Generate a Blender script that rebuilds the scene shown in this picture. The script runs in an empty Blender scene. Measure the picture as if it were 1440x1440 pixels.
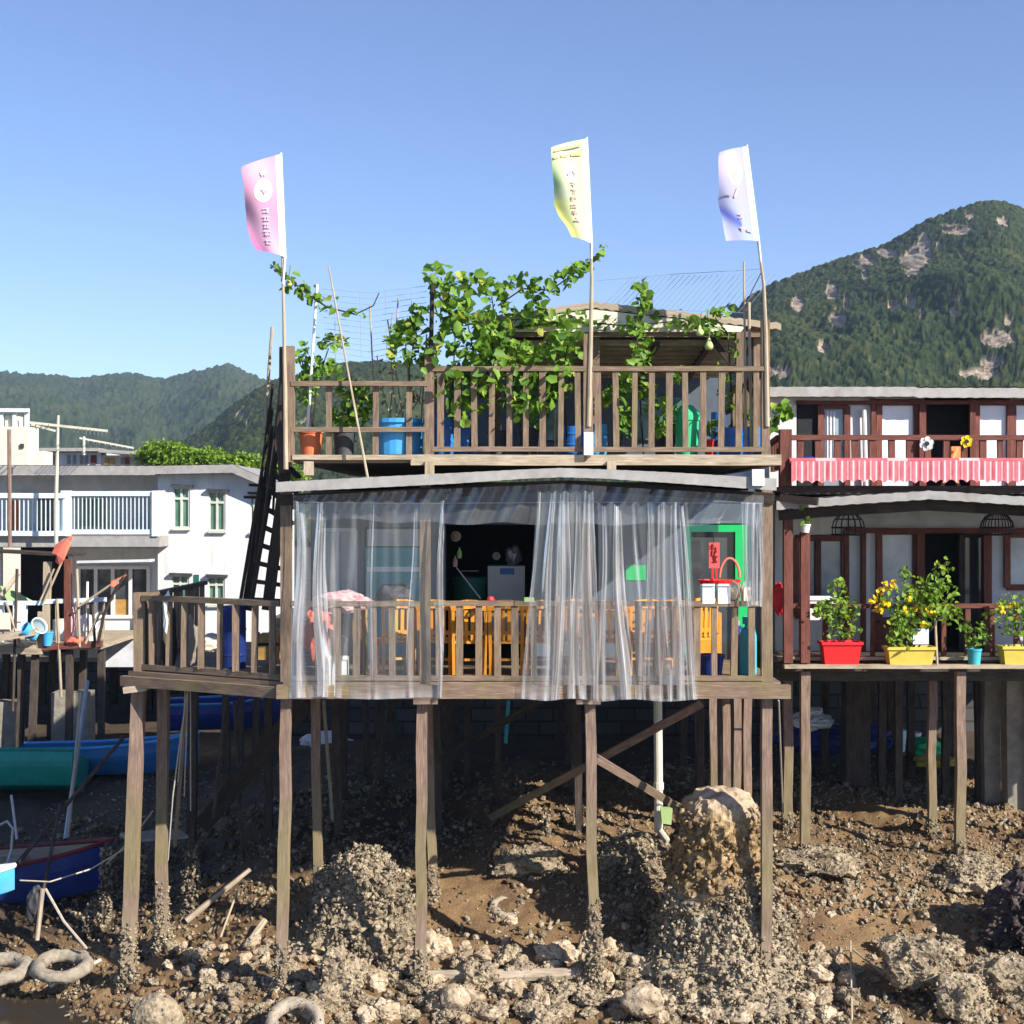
import bpy, math, random
import numpy as np
from mathutils import Vector, Matrix, Quaternion
random.seed(7); RNG = np.random.default_rng(7)
R = random.uniform
SC = bpy.context.scene; COL = SC.collection
ZC, FL = 6.0, 2000.0            # eye height and focal length in pixels of a 1440 px wide picture
def P(px, py, D): return Vector(((px-720)/FL*D, D, ZC-(py-720)/FL*D))
def PX(px, D): return (px-720)/FL*D
def PZ(py, D): return ZC-(py-720)/FL*D
def lerp(a, b, t): return a+(b-a)*t
def interp(x, xs, ys): return float(np.interp(x, xs, ys))

# ---------------------------------------------------------------- mesh builder
class MB:
    def __init__(s): s.v=[]; s.f=[]; s.uv=[]
    def add(s, vs, fs, uvs=None):
        o=len(s.v); s.v.extend([tuple(p) for p in vs])
        for k,f in enumerate(fs):
            s.f.append([i+o for i in f])
            s.uv.extend(uvs[k] if uvs else [(0.0,0.0)]*len(f))
        return s
    def beam(s, a, b, w, h, segs=None, wob=0.003, taper=1.0, ref=None):
        a=Vector(a); b=Vector(b); d=b-a; L=d.length
        if L<1e-5: return s
        d.normalize()
        up=Vector(ref) if ref else (Vector((0,0,1)) if abs(d.z)<.9 else Vector((0,1,0)))
        sd=d.cross(up).normalized(); up=sd.cross(d)
        n=segs or max(1,min(8,int(L/0.6)))
        vs=[]; fs=[]; uvs=[]; u0=R(0,50); v0=R(0,50)
        for i in range(n+1):
            t=i/n; k=lerp(1,taper,t); c=a+d*(L*t)
            if 0<i<n: c=c+sd*R(-wob,wob)*1.5+up*R(-wob,wob)*1.5
            for sx,sy in ((-1,-1),(1,-1),(1,1),(-1,1)):
                vs.append(c+sd*(sx*w*.5*k+R(-wob,wob)*.5)+up*(sy*h*.5*k+R(-wob,wob)*.5))
        ws=[w,h,w,h]; acc=[0,w,w+h,2*w+h,2*w+2*h]
        for i in range(n):
            for j in range(4):
                j2=(j+1)%4
                fs.append([i*4+j,i*4+j2,(i+1)*4+j2,(i+1)*4+j])
                ua=u0+L*i/n; ub=u0+L*(i+1)/n
                uvs.append([(ua,v0+acc[j]),(ua,v0+acc[j+1]),(ub,v0+acc[j+1]),(ub,v0+acc[j])])
        fs.append([3,2,1,0]); uvs.append([(u0,v0),(u0,v0+w),(u0+.03,v0+w),(u0+.03,v0)])
        e=n*4; fs.append([e,e+1,e+2,e+3]); uvs.append([(u0,v0),(u0,v0+w),(u0+.03,v0+w),(u0+.03,v0)])
        return s.add(vs,fs,uvs)
    def box(s, lo, hi):
        x0,y0,z0=lo; x1,y1,z1=hi
        vs=[(x0,y0,z0),(x1,y0,z0),(x1,y1,z0),(x0,y1,z0),(x0,y0,z1),(x1,y0,z1),(x1,y1,z1),(x0,y1,z1)]
        fs=[[0,3,2,1],[4,5,6,7],[0,1,5,4],[1,2,6,5],[2,3,7,6],[3,0,4,7]]
        uv=[]
        for f in fs:
            q=[vs[i] for i in f]; ax=[max(p[k] for p in q)-min(p[k] for p in q) for k in range(3)]
            k=[i for i in range(3) if ax[i]>1e-9]
            k=(k+[0,1])[:2]
            uv.append([(p[k[0]],p[k[1]]) for p in q])
        return s.add(vs,fs,uv)
    def tube(s, pts, r, n=8, caps=True):
        pts=[Vector(p) for p in pts]; m=len(pts)
        rs=list(r) if hasattr(r,'__len__') else [r]*m
        vs=[];fs=[];uvs=[]; u=R(0,9); prev=None; us=[]
        for i,p in enumerate(pts):
            d=(pts[min(i+1,m-1)]-pts[max(i-1,0)]).normalized()
            if prev is None:
                ref=Vector((0,0,1)) if abs(d.z)<.9 else Vector((1,0,0)); sd=d.cross(ref).normalized()
            else:
                sd=(prev-d*prev.dot(d)); sd=sd.normalized() if sd.length>1e-6 else d.orthogonal().normalized()
            prev=sd; up=sd.cross(d)
            if i: u+=(p-pts[i-1]).length
            us.append(u)
            for j in range(n):
                a=2*math.pi*j/n; vs.append(p+(sd*math.cos(a)+up*math.sin(a))*rs[i])
        for i in range(m-1):
            for j in range(n):
                j2=(j+1)%n; fs.append([i*n+j,i*n+j2,(i+1)*n+j2,(i+1)*n+j])
                w=rs[i]*6.28/n; uvs.append([(us[i],j*w),(us[i],(j+1)*w),(us[i+1],(j+1)*w),(us[i+1],j*w)])
        if caps:
            fs.append(list(range(n))[::-1]); uvs.append([(0,0)]*n)
            fs.append([(m-1)*n+j for j in range(n)]); uvs.append([(0,0)]*n)
        return s.add(vs,fs,uvs)
    def lathe(s, c, prof, n=20, cap=False, sq=1.0):
        c=Vector(c); vs=[];fs=[];uvs=[]; m=len(prof)
        for r,z in prof:
            for j in range(n):
                a=2*math.pi*j/n; vs.append(c+Vector((r*math.cos(a),r*math.sin(a)*sq,z)))
        for i in range(m-1):
            for j in range(n):
                j2=(j+1)%n; fs.append([i*n+j,i*n+j2,(i+1)*n+j2,(i+1)*n+j])
                uvs.append([(j/n,prof[i][1]),((j+1)/n,prof[i][1]),((j+1)/n,prof[i+1][1]),(j/n,prof[i+1][1])])
        if cap:
            fs.append(list(range(n))[::-1]); uvs.append([(0,0)]*n)
        return s.add(vs,fs,uvs)
    def grid(s, fn, nu, nv, closed=False):
        vs=[fn(i/nu,j/nv) for j in range(nv+1) for i in range(nu+1)]
        fs=[];uvs=[]
        for j in range(nv):
            for i in range(nu):
                a=j*(nu+1)+i; fs.append([a,a+1,a+nu+2,a+nu+1])
                uvs.append([(i/nu,j/nv),((i+1)/nu,j/nv),((i+1)/nu,(j+1)/nv),(i/nu,(j+1)/nv)])
        return s.add(vs,fs,uvs)
    def prism(s, poly, vec):
        n=len(poly); vec=Vector(vec); a=[Vector(p) for p in poly]; b=[p+vec for p in a]
        fs=[list(range(n))[::-1],[n+i for i in range(n)]]+[[i,(i+1)%n,n+(i+1)%n,n+i] for i in range(n)]
        al=a+b
        return s.add(al,fs,[[(al[i].x+al[i].y,al[i].z) for i in f] for f in fs])
    def torus(s, c, R_, r, ax=(0,0,1), nu=28, nv=10, ell=1.0):
        q=Vector((0,0,1)).rotation_difference(Vector(ax)); c=Vector(c)
        vs=[];fs=[]
        for i in range(nu):
            a=6.2832*i/nu
            for j in range(nv):
                b=6.2832*j/nv; rr=R_+r*math.cos(b)
                vs.append(c+q@Vector((rr*math.cos(a),rr*math.sin(a)*ell,r*math.sin(b))))
        for i in range(nu):
            for j in range(nv):
                fs.append([i*nv+j,((i+1)%nu)*nv+j,((i+1)%nu)*nv+(j+1)%nv,i*nv+(j+1)%nv])
        return s.add(vs,fs)

def rootloc(o):
    l=Vector((0,0,0))
    while o is not None: l=l+o.location; o=o.parent
    return l
def build(mb, name, mat, parent=None, loc=None, smooth=False, solid=0, attr=None):
    """links the builder as ONE mesh object; mesh coordinates become relative to the thing's base"""
    off=rootloc(parent) if parent is not None else Vector(loc if loc is not None else (0,0,0))
    me=bpy.data.meshes.new(name)
    me.from_pydata([(x-off.x,y-off.y,z-off.z) for x,y,z in mb.v],[],mb.f)
    if mb.uv:
        ul=me.uv_layers.new(name='UVMap'); ul.data.foreach_set('uv',np.array(mb.uv,dtype=np.float32).ravel())
    if attr is not None:
        at=me.color_attributes.new('Col','FLOAT_COLOR','POINT')
        c=np.ones((len(mb.v),4),dtype=np.float32); c[:,:3]=np.array(attr,dtype=np.float32); at.data.foreach_set('color',c.ravel())
    if smooth: me.polygons.foreach_set('use_smooth',[True]*len(me.polygons))
    me.materials.append(mat); me.update()
    o=bpy.data.objects.new(name,me); COL.objects.link(o)
    if parent is not None: o.parent=parent
    else: o.location=off
    if solid:
        md=o.modifiers.new('thickness','SOLIDIFY'); md.thickness=solid; md.offset=0
    return o
def tag(o, label=None, cat=None, group=None, kind=None):
    if label: o['label']=label
    if cat: o['category']=cat
    if group: o['group']=group
    if kind: o['kind']=kind
    return o
def thing(name, label, cat, loc, group=None, rz=0):
    o=bpy.data.objects.new(name,None); COL.objects.link(o); o.location=loc; o.rotation_euler=(0,0,rz)
    o.empty_display_size=.1
    return tag(o,label,cat,group)
def solo(mb, name, mat, label, cat, group=None, loc=None, **k):
    if loc is None:
        xs=[p[0] for p in mb.v]; ys=[p[1] for p in mb.v]; zs=[p[2] for p in mb.v]
        loc=((min(xs)+max(xs))/2,(min(ys)+max(ys))/2,min(zs))
    return tag(build(mb,name,mat,None,loc,**k),label,cat,group)
def struct(o): o['kind']='structure'; return o
def copy_tree(o, parent=None):
    c=o.copy(); COL.objects.link(c)
    if parent is not None: c.parent=parent
    for ch in [q for q in o.children]: copy_tree(ch,c)
    return c

# ---------------------------------------------------------------- numpy noise
def _h(ix,iy,s):
    h=(ix.astype(np.int64)*374761393+iy.astype(np.int64)*668265263+s*1442695041)&0x7fffffff
    h=((h^(h>>13))*1274126177)&0x7fffffff
    return ((h^(h>>16))&0xffff)/65535.0
def vnoise(x,y,s=0):
    x=np.asarray(x,float); y=np.asarray(y,float)
    ix=np.floor(x); iy=np.floor(y); fx=x-ix; fy=y-iy; fx=fx*fx*(3-2*fx); fy=fy*fy*(3-2*fy)
    a=_h(ix,iy,s); b=_h(ix+1,iy,s); c=_h(ix,iy+1,s); d=_h(ix+1,iy+1,s)
    return (a*(1-fx)+b*fx)*(1-fy)+(c*(1-fx)+d*fx)*fy
def fbm(x,y,o=4,s=0):
    r=0; a=.5; t=0
    for k in range(o): r=r+a*vnoise(np.asarray(x)*2**k+k*17.3,np.asarray(y)*2**k-k*9.1,s+k); t+=a; a*=.5
    return r/t
def worley(x,y,s=0):
    x=np.asarray(x,float); y=np.asarray(y,float); ix=np.floor(x); iy=np.floor(y)
    best=np.full(x.shape,9.0); idv=np.zeros(x.shape)
    for dx in (-1,0,1):
        for dy in (-1,0,1):
            cx=ix+dx; cy=iy+dy
            px=cx+_h(cx,cy,s+5); py=cy+_h(cx,cy,s+9)
            d=(px-x)**2+(py-y)**2; m=d<best
            best=np.where(m,d,best); idv=np.where(m,_h(cx,cy,s+21),idv)
    return np.sqrt(best),idv
def sstep(a,b,x):
    t=np.clip((np.asarray(x,float)-a)/(b-a),0,1); return t*t*(3-2*t)

# ---------------------------------------------------------------- materials
class NT:
    def __init__(s,name):
        s.m=bpy.data.materials.new(name); s.m.use_nodes=True; s.t=s.m.node_tree; s.t.nodes.clear()
        s.out=s.n('ShaderNodeOutputMaterial')
    def n(s,ty,**kw):
        nd=s.t.nodes.new(ty)
        for k,v in kw.items():
            if k.startswith('i_'):
                key=k[2:].replace('_',' ')
                nd.inputs[int(key) if key.isdigit() else key].default_value=v
            else: setattr(nd,k,v)
        return nd
    def l(s,a,b): s.t.links.new(a,b)
    def noise(s,vec,scale,detail=4,rough=.6):
        nd=s.n('ShaderNodeTexNoise'); nd.inputs['Scale'].default_value=scale; nd.inputs['Detail'].default_value=detail; nd.inputs['Roughness'].default_value=rough
        if vec is not None: s.l(vec,nd.inputs['Vector'])
        return nd.outputs['Fac']
    def ramp(s,fac,stops):
        nd=s.n('ShaderNodeValToRGB'); e=nd.color_ramp.elements
        while len(e)<len(stops): e.new(.5)
        for k,(p,c) in enumerate(stops): e[k].position=p; e[k].color=(c[0],c[1],c[2],1) if hasattr(c,'__len__') else (c,c,c,1)
        s.l(fac,nd.inputs['Fac']); return nd.outputs['Color']
    def mix(s,fac,a,b,mode='MIX'):
        nd=s.n('ShaderNodeMix',data_type='RGBA',blend_type=mode)
        for ix,v in ((0,fac),(6,a),(7,b)):
            sock=nd.inputs[ix]
            if hasattr(v,'links') or hasattr(v,'is_linked'): s.l(v,sock)
            elif hasattr(v,'__len__'): sock.default_value=(v[0],v[1],v[2],1)
            else: sock.default_value=v if ix==0 else (v,v,v,1)
        return nd.outputs[2]
    def math(s,op,a,b=None):
        nd=s.n('ShaderNodeMath',operation=op)
        for i,v in enumerate((a,b)):
            if v is None: continue
            if hasattr(v,'is_linked'): s.l(v,nd.inputs[i])
            else: nd.inputs[i].default_value=v
        return nd.outputs[0]
    def pbsdf(s,color,rough=.7,spec=.3,metal=0,bump=None,bstr=.3,bdist=.02,**kw):
        b=s.n('ShaderNodeBsdfPrincipled')
        for key,v in (('Base Color',color),('Roughness',rough),('Metallic',metal),('Specular IOR Level',spec)):
            if hasattr(v,'is_linked'): s.l(v,b.inputs[key])
            elif hasattr(v,'__len__'): b.inputs[key].default_value=(v[0],v[1],v[2],1)
            else: b.inputs[key].default_value=v
        for k,v in kw.items(): b.inputs[k.replace('_',' ')].default_value=v
        if bump is not None:
            bn=s.n('ShaderNodeBump'); bn.inputs['Strength'].default_value=bstr; bn.inputs['Distance'].default_value=bdist
            s.l(bump,bn.inputs['Height']); s.l(bn.outputs['Normal'],b.inputs['Normal'])
        return b.outputs[0]
    def done(s,sh): s.l(sh,s.out.inputs['Surface']); return s.m
def sc3(c,k): return tuple(min(1,x*k) for x in c)
def m_plain(name,c,rough=.6,var=.25,scale=5,spec=.3,metal=0,dirt=0.0,dcol=(.12,.09,.06),bstr=.15,bdist=.01):
    n=NT(name); tc=n.n('ShaderNodeTexCoord').outputs['Object']
    f=n.noise(tc,scale,6,.65); col=n.ramp(f,[(.3,sc3(c,1-var)),(.7,sc3(c,1+var*.6))])
    if dirt:
        g=n.noise(tc,scale*.45,8,.75); k=n.ramp(g,[(.5,0.0),(.72,1.0)]); k=n.math('MULTIPLY',k,dirt)
        col=n.mix(k,col,dcol)
    rnd=n.n('ShaderNodeObjectInfo').outputs['Random']
    col=n.mix(1.0,col,n.ramp(rnd,[(0,.88),(1,1.08)]),'MULTIPLY')
    return n.done(n.pbsdf(col,rough,spec,metal,f,bstr,bdist))
def m_wood(name,dark,mid,light,tide=False,rough=.8,crack=.6,moss=0.0):
    n=NT(name); uv=n.n('ShaderNodeTexCoord').outputs['UV']
    mp=n.n('ShaderNodeMapping'); mp.inputs['Scale'].default_value=(1.3,22,1); n.l(uv,mp.inputs['Vector'])
    f=n.noise(mp.outputs[0],3.0,7,.65)
    col=n.ramp(f,[(.25,dark),(.5,mid),(.75,light)])
    mp2=n.n('ShaderNodeMapping'); mp2.inputs['Scale'].default_value=(.9,3,1); n.l(uv,mp2.inputs['Vector'])
    g=n.noise(mp2.outputs[0],3.3,5,.6)
    col=n.mix(n.math('MULTIPLY',n.ramp(g,[(.45,0.0),(.7,1.0)]),crack),col,sc3(dark,.75))
    isl=n.n('ShaderNodeNewGeometry').outputs['Random Per Island']
    col=n.mix(1.0,col,n.ramp(isl,[(0,.62),(1,1.22)]),'MULTIPLY')
    pos=n.n('ShaderNodeNewGeometry').outputs['Position']
    if tide or moss:
        q=n.noise(pos,2.2,5,.7)
        if tide:
            z=n.n('ShaderNodeSeparateXYZ'); n.l(pos,z.inputs[0])
            band=n.ramp(n.math('ADD',n.math('MULTIPLY',z.outputs[2],.25),n.math('MULTIPLY',q,.12)),[(.30,0.0),(.42,.85),(.58,.7),(.75,0.0)])
            col=n.mix(n.math('MULTIPLY',band,.55),col,(.21,.19,.07))
            low=n.ramp(n.math('ADD',n.math('MULTIPLY',z.outputs[2],.25),n.math('MULTIPLY',q,.15)),[(.2,1.0),(.36,0.0)])
            col=n.mix(n.math('MULTIPLY',low,.8),col,(.30,.24,.155))
        if moss: col=n.mix(n.math('MULTIPLY',n.ramp(q,[(.5,0.0),(.65,1.0)]),moss),col,(.22,.20,.07))
    return n.done(n.pbsdf(col,rough,.25,0,f,.5,.006))
M={}
M['wood']=m_wood('weathered_wood',(.105,.07,.048),(.215,.148,.103),(.36,.265,.195),moss=.35)
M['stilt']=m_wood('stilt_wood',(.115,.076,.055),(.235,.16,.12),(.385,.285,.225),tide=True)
M['dstilt']=m_wood('dark_stilt_wood',(.025,.02,.017),(.07,.053,.042),(.14,.11,.09))  # dark wood; tone deepened so far posts under the decks look shaded
M['dark']=m_wood('dark_wood',(.02,.015,.012),(.045,.033,.027),(.09,.065,.05))
M['brown']=m_wood('reddish_painted_wood',(.07,.025,.019),(.16,.056,.041),(.25,.10,.074),crack=.6)
M['pine']=m_wood('varnished_wood',(.46,.15,.015),(.74,.29,.03),(.85,.42,.07),rough=.4,crack=.3)
M['bamboo']=m_wood('bamboo',(.22,.17,.11),(.42,.34,.24),(.56,.48,.36),crack=.3)
M['plank']=m_wood('pale_plank',(.20,.15,.10),(.42,.34,.25),(.55,.46,.35),moss=.2)
M['grey']=m_plain('grey_metal_sheet',(.33,.315,.30),.6,.2,7,.4,0,.45,(.18,.14,.11))
M['wgrey']=m_plain('grey_wall_boards',(.56,.57,.60),.75,.18,3,.25,0,.35,(.2,.19,.18))
M['concrete']=m_plain('old_concrete',(.30,.27,.22),.9,.3,6,.2,0,.5,(.10,.085,.06),.5,.02)
M['cream']=m_plain('cream_render',(.70,.66,.55),.85,.1,2,.2,0,.35,(.38,.27,.17))
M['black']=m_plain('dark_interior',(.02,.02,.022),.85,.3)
M['dblue']=m_plain('dull_blue_wall',(.095,.12,.15),.8,.2,3,.2,0,.3)
M['teal']=m_plain('teal_painted_door',(.06,.40,.46),.6,.15,4)
M['green']=m_plain('bright_green_paint',(.01,.42,.11),.55,.1,4)
M['dgreen']=m_plain('deep_green_plastic',(.015,.12,.08),.5,.1,4)
M['lgreen']=m_plain('pale_green_plastic',(.36,.50,.20),.5,.1,6)
M['pgreen']=m_plain('vivid_green_plastic',(.03,.50,.22),.4,.1,4,.4)
M['blue']=m_plain('blue_plastic',(.02,.16,.52),.4,.15,5,.45,0,.2,(.1,.14,.22))
M['lblue']=m_plain('light_blue_plastic',(.06,.36,.72),.4,.12,5,.45,0,.2,(.25,.28,.3))
M['navy']=m_plain('navy_paint',(.012,.035,.20),.5,.25,5,.4,0,.3,(.05,.06,.1))
M['bpaint']=m_plain('boat_blue_paint',(.02,.16,.38),.5,.25,5,.4,0,.35,(.05,.12,.18))
M['bgreen']=m_plain('boat_green_paint',(.01,.25,.20),.5,.2,4,.4,0,.25,(.02,.10,.08))
M['maroon']=m_plain('dark_red_paint',(.16,.02,.025),.5,.25,6)
M['red']=m_plain('red_plastic',(.68,.02,.02),.45,.1,5,.4)
M['rcloth']=m_plain('faded_red_cloth',(.66,.17,.11),.8,.2,9)
M['terra']=m_plain('orange_terracotta',(.62,.17,.07),.8,.15,8,.2,0,.2,(.3,.12,.07))
M['blackpot']=m_plain('dark_grey_plastic',(.05,.05,.055),.6,.4,8,.3,0,.4,(.16,.14,.12))
M['yellow']=m_plain('mustard_plastic',(.60,.47,.08),.5,.15,6,.3,0,.2,(.4,.3,.1))
M['pbluep']=m_plain('pale_blue_paint',(.64,.76,.82),.5,.12,6,.35,0,.2,(.35,.33,.3))
M['wplastic']=m_plain('white_plastic',(.74,.74,.72),.5,.08,6)
M['pvc']=m_plain('cream_pipe',(.60,.57,.45),.5,.15,6,.35,0,.35,(.34,.3,.2))
M['steel']=m_plain('dull_steel',(.35,.36,.38),.45,.2,9,.5,.5)
M['rope']=m_plain('old_rope',(.40,.35,.28),.9,.2,20)
M['wire']=m_plain('thin_wire',(.32,.33,.36),.6,.1,20)
M['tyre']=m_plain('muddy_rubber',(.33,.28,.215),.9,.35,14,.2,0,.4,(.12,.09,.06),.6,.02)
M['bag']=m_plain('white_bag',(.72,.73,.76),.5,.12,9)
M['gourd']=m_plain('pale_gourd_skin',(.50,.58,.22),.45,.15,14)
M['pink']=m_plain('pink_cloth',(.70,.42,.42),.85,.25,14)
M['orange']=m_plain('orange_cloth',(.75,.28,.10),.8,.2,14)
M['petaly']=m_plain('yellow_petals',(.82,.60,.02),.6,.15,12)
M['trim']=m_plain('faded_window_trim',(.56,.58,.49),.7,.12,8)
M['blackm']=m_plain('black_metal',(.02,.02,.022),.5,.2,8)
M['ochre']=m_plain('ochre_boards',(.42,.25,.08),.8,.25,8)
def m_wallpaint(name,c,stain,amt):
    n=NT(name); pos=n.n('ShaderNodeNewGeometry').outputs['Position']; mp=n.n('ShaderNodeMapping'); mp.inputs['Scale'].default_value=(4.5,4.5,.35); n.l(pos,mp.inputs['Vector'])
    f=n.noise(mp.outputs[0],1.6,6,.65); g=n.noise(pos,1.1,6,.7); h=n.noise(pos,14,4,.7)
    col=n.ramp(h,[(.3,sc3(c,.93)),(.7,c)]); col=n.mix(n.math('MULTIPLY',n.ramp(f,[(.52,0.0),(.72,1.0)]),amt),col,stain); col=n.mix(n.math('MULTIPLY',n.ramp(g,[(.55,0.0),(.7,1.0)]),amt*.6),col,sc3(stain,.8))
    return n.done(n.pbsdf(col,.85,.2,0,h,.2,.01))
M['white']=m_wallpaint('white_painted_wall',(.66,.66,.65),(.34,.32,.28),.5)
def m_glass(name,c,rough=.08,var=.4):
    n=NT(name); tc=n.n('ShaderNodeTexCoord').outputs['Object']; f=n.noise(tc,1.3,4,.6)
    return n.done(n.pbsdf(n.ramp(f,[(.3,sc3(c,1-var)),(.7,sc3(c,1+var))]),rough,.5))
M['gdark']=m_glass('dark_glass',(.05,.055,.06)); M['ggreen']=m_glass('greenish_glass',(.07,.16,.12))
M['gpale']=m_glass('pale_frosted_glass',(.74,.76,.78),.18,.12); M['gsky']=m_glass('sky_tinted_glass',(.36,.42,.48),.12,.35); M['gblue']=m_glass('bluish_glass',(.24,.30,.35),.1,.3)  # gsky carries the sky's reflection in its base colour
def m_leaf(name,c1,c2,c3,tr=.35):
    n=NT(name); isl=n.n('ShaderNodeNewGeometry').outputs['Random Per Island']
    col=n.ramp(isl,[(0,c1),(.5,c2),(.9,c2),(1,c3)])
    pb=n.pbsdf(col,.5,.3); t=n.n('ShaderNodeBsdfTranslucent'); n.l(n.mix(1.0,col,(1.5,1.35,.6),'MULTIPLY'),t.inputs[0])
    mx=n.n('ShaderNodeMixShader'); mx.inputs[0].default_value=tr; n.l(pb,mx.inputs[1]); n.l(t.outputs[0],mx.inputs[2])
    return n.done(mx.outputs[0])
M['leaf']=m_leaf('vine_leaves',(.05,.13,.015),(.17,.31,.035),(.46,.47,.09))
M['leaf2']=m_leaf('shrub_leaves',(.07,.16,.02),(.21,.34,.04),(.44,.48,.07))
M['leafd']=m_leaf('dry_leaves',(.16,.10,.04),(.25,.20,.07),(.35,.30,.12))
M['tree']=m_leaf('tree_leaves',(.07,.15,.015),(.18,.29,.025),(.32,.40,.05),.3)
M['flower']=m_leaf('yellow_flowers',(.80,.52,.01),(.85,.62,.02),(.88,.72,.10),.25)
def m_plastic():
    n=NT('clear_plastic_sheet'); uv=n.n('ShaderNodeTexCoord').outputs['UV']
    mp=n.n('ShaderNodeMapping'); mp.inputs['Scale'].default_value=(7,.8,1); n.l(uv,mp.inputs['Vector'])
    f=n.noise(mp.outputs[0],2.0,4,.55)
    at=n.n('ShaderNodeVertexColor',layer_name='Col'); s=n.n('ShaderNodeSeparateColor'); n.l(at.outputs[0],s.inputs[0])
    lw=n.n('ShaderNodeLayerWeight'); lw.inputs[0].default_value=.3
    tr=n.n('ShaderNodeBsdfTransparent'); tr.inputs[0].default_value=(.95,.97,.98,1)
    gl=n.n('ShaderNodeBsdfGlossy'); gl.inputs['Roughness'].default_value=.2; gl.inputs[0].default_value=(.95,.95,.95,1)
    df=n.n('ShaderNodeBsdfDiffuse'); df.inputs[0].default_value=(.82,.82,.83,1)
    tl=n.n('ShaderNodeBsdfTranslucent'); tl.inputs[0].default_value=(.80,.80,.82,1)
    m0=n.n('ShaderNodeMixShader'); m0.inputs[0].default_value=.4; n.l(df.outputs[0],m0.inputs[1]); n.l(tl.outputs[0],m0.inputs[2])
    k=n.math('ADD',.012,n.math('MULTIPLY',s.outputs[0],n.ramp(f,[(.3,.35),(.65,1.25)])))
    k=n.math('ADD',k,n.math('MULTIPLY',n.math('POWER',lw.outputs['Facing'],2.0),.35))
    m1=n.n('ShaderNodeMixShader'); n.l(n.math('MINIMUM',k,.88),m1.inputs[0]); n.l(tr.outputs[0],m1.inputs[1]); n.l(m0.outputs[0],m1.inputs[2])
    m2=n.n('ShaderNodeMixShader'); n.l(n.math('ADD',n.math('MULTIPLY',lw.outputs['Fresnel'],.6),.055),m2.inputs[0]); n.l(m1.outputs[0],m2.inputs[1]); n.l(gl.outputs[0],m2.inputs[2])
    return n.done(m2.outputs[0])
M['plastic']=m_plastic()
def m_cloth():
    n=NT('printed_flag_cloth'); a=n.n('ShaderNodeVertexColor',layer_name='Col').outputs[0]
    d=n.n('ShaderNodeBsdfDiffuse'); n.l(a,d.inputs[0]); t=n.n('ShaderNodeBsdfTranslucent'); n.l(a,t.inputs[0])
    mx=n.n('ShaderNodeMixShader'); mx.inputs[0].default_value=.35; n.l(d.outputs[0],mx.inputs[1]); n.l(t.outputs[0],mx.inputs[2])
    return n.done(mx.outputs[0])
M['cloth']=m_cloth()
def m_stripe():
    n=NT('striped_awning_cloth'); uv=n.n('ShaderNodeTexCoord').outputs['UV']; s=n.n('ShaderNodeSeparateXYZ'); n.l(uv,s.inputs[0])
    w=n.math('FRACT',n.math('MULTIPLY',s.outputs[0],1.0)); st=n.math('LESS_THAN',w,.72)
    f=n.noise(uv,3,4); red=n.ramp(f,[(.3,(.42,.085,.11)),(.7,(.52,.14,.16))]); wh=n.ramp(f,[(.3,(.56,.32,.33)),(.7,(.66,.43,.43))])
    return n.done(n.pbsdf(n.mix(st,wh,red),.8,.2))
M['stripe']=m_stripe()
def m_crust(name,a,b,c,scale=16,zmix=None):
    n=NT(name); tc=n.n('ShaderNodeNewGeometry'); pos=tc.outputs['Position']; f=n.noise(pos,scale,7,.7); g=n.noise(pos,2.3,4,.6)
    v=n.n('ShaderNodeTexVoronoi'); v.inputs['Scale'].default_value=scale*1.1; n.l(pos,v.inputs['Vector'])
    col=n.ramp(f,[(.28,a),(.5,b),(.74,c)])
    col=n.mix(n.math('MULTIPLY',n.ramp(g,[(.45,0.0),(.65,1.0)]),.45),col,sc3(a,.9))
    if zmix:
        z=n.n('ShaderNodeSeparateXYZ'); n.l(pos,z.inputs[0]); zz=n.math('ADD',z.outputs[2],n.math('MULTIPLY',g,.7))
        q=n.n('ShaderNodeMapRange'); q.inputs[1].default_value=zmix[0]; q.inputs[2].default_value=zmix[1]; n.l(zz,q.inputs[0])
        col=n.mix(q.outputs[0],n.ramp(f,[(.28,(.10,.075,.05)),(.5,(.30,.24,.16)),(.74,(.52,.45,.33))]),col)
        q2=n.n('ShaderNodeMapRange'); q2.inputs[1].default_value=zmix[2]; q2.inputs[2].default_value=zmix[2]+.25; n.l(zz,q2.inputs[0])
        col=n.mix(n.math('MULTIPLY',q2.outputs[0],.7),col,(.50,.39,.28))
    isl=tc.outputs['Random Per Island']; col=n.mix(1.0,col,n.ramp(isl,[(0,.42),(.5,.95),(1,1.25)]),'MULTIPLY')
    h=n.math('ADD',f,n.math('MULTIPLY',v.outputs['Distance'],.9))
    return n.done(n.pbsdf(col,.85,.25,0,h,.9,.035))
M['crust']=m_crust('oyster_crust',(.095,.07,.042),(.28,.22,.145),(.48,.40,.285))
M['shell']=m_crust('oyster_shell',(.20,.15,.095),(.38,.305,.205),(.58,.50,.37),30)
M['rock']=m_crust('boulder_stone',(.15,.105,.065),(.36,.28,.19),(.52,.44,.33),7)
M['ochrerock']=m_crust('ochre_stone',(.075,.042,.02),(.28,.185,.085),(.48,.37,.24),9,(1.5,1.8,2.55))
M['darkrock']=m_crust('wet_dark_stone',(.03,.022,.02),(.075,.055,.05),(.17,.13,.115),9)
M['clod']=m_crust('mud_clod',(.085,.052,.027),(.21,.135,.07),(.38,.29,.18),18)
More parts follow.
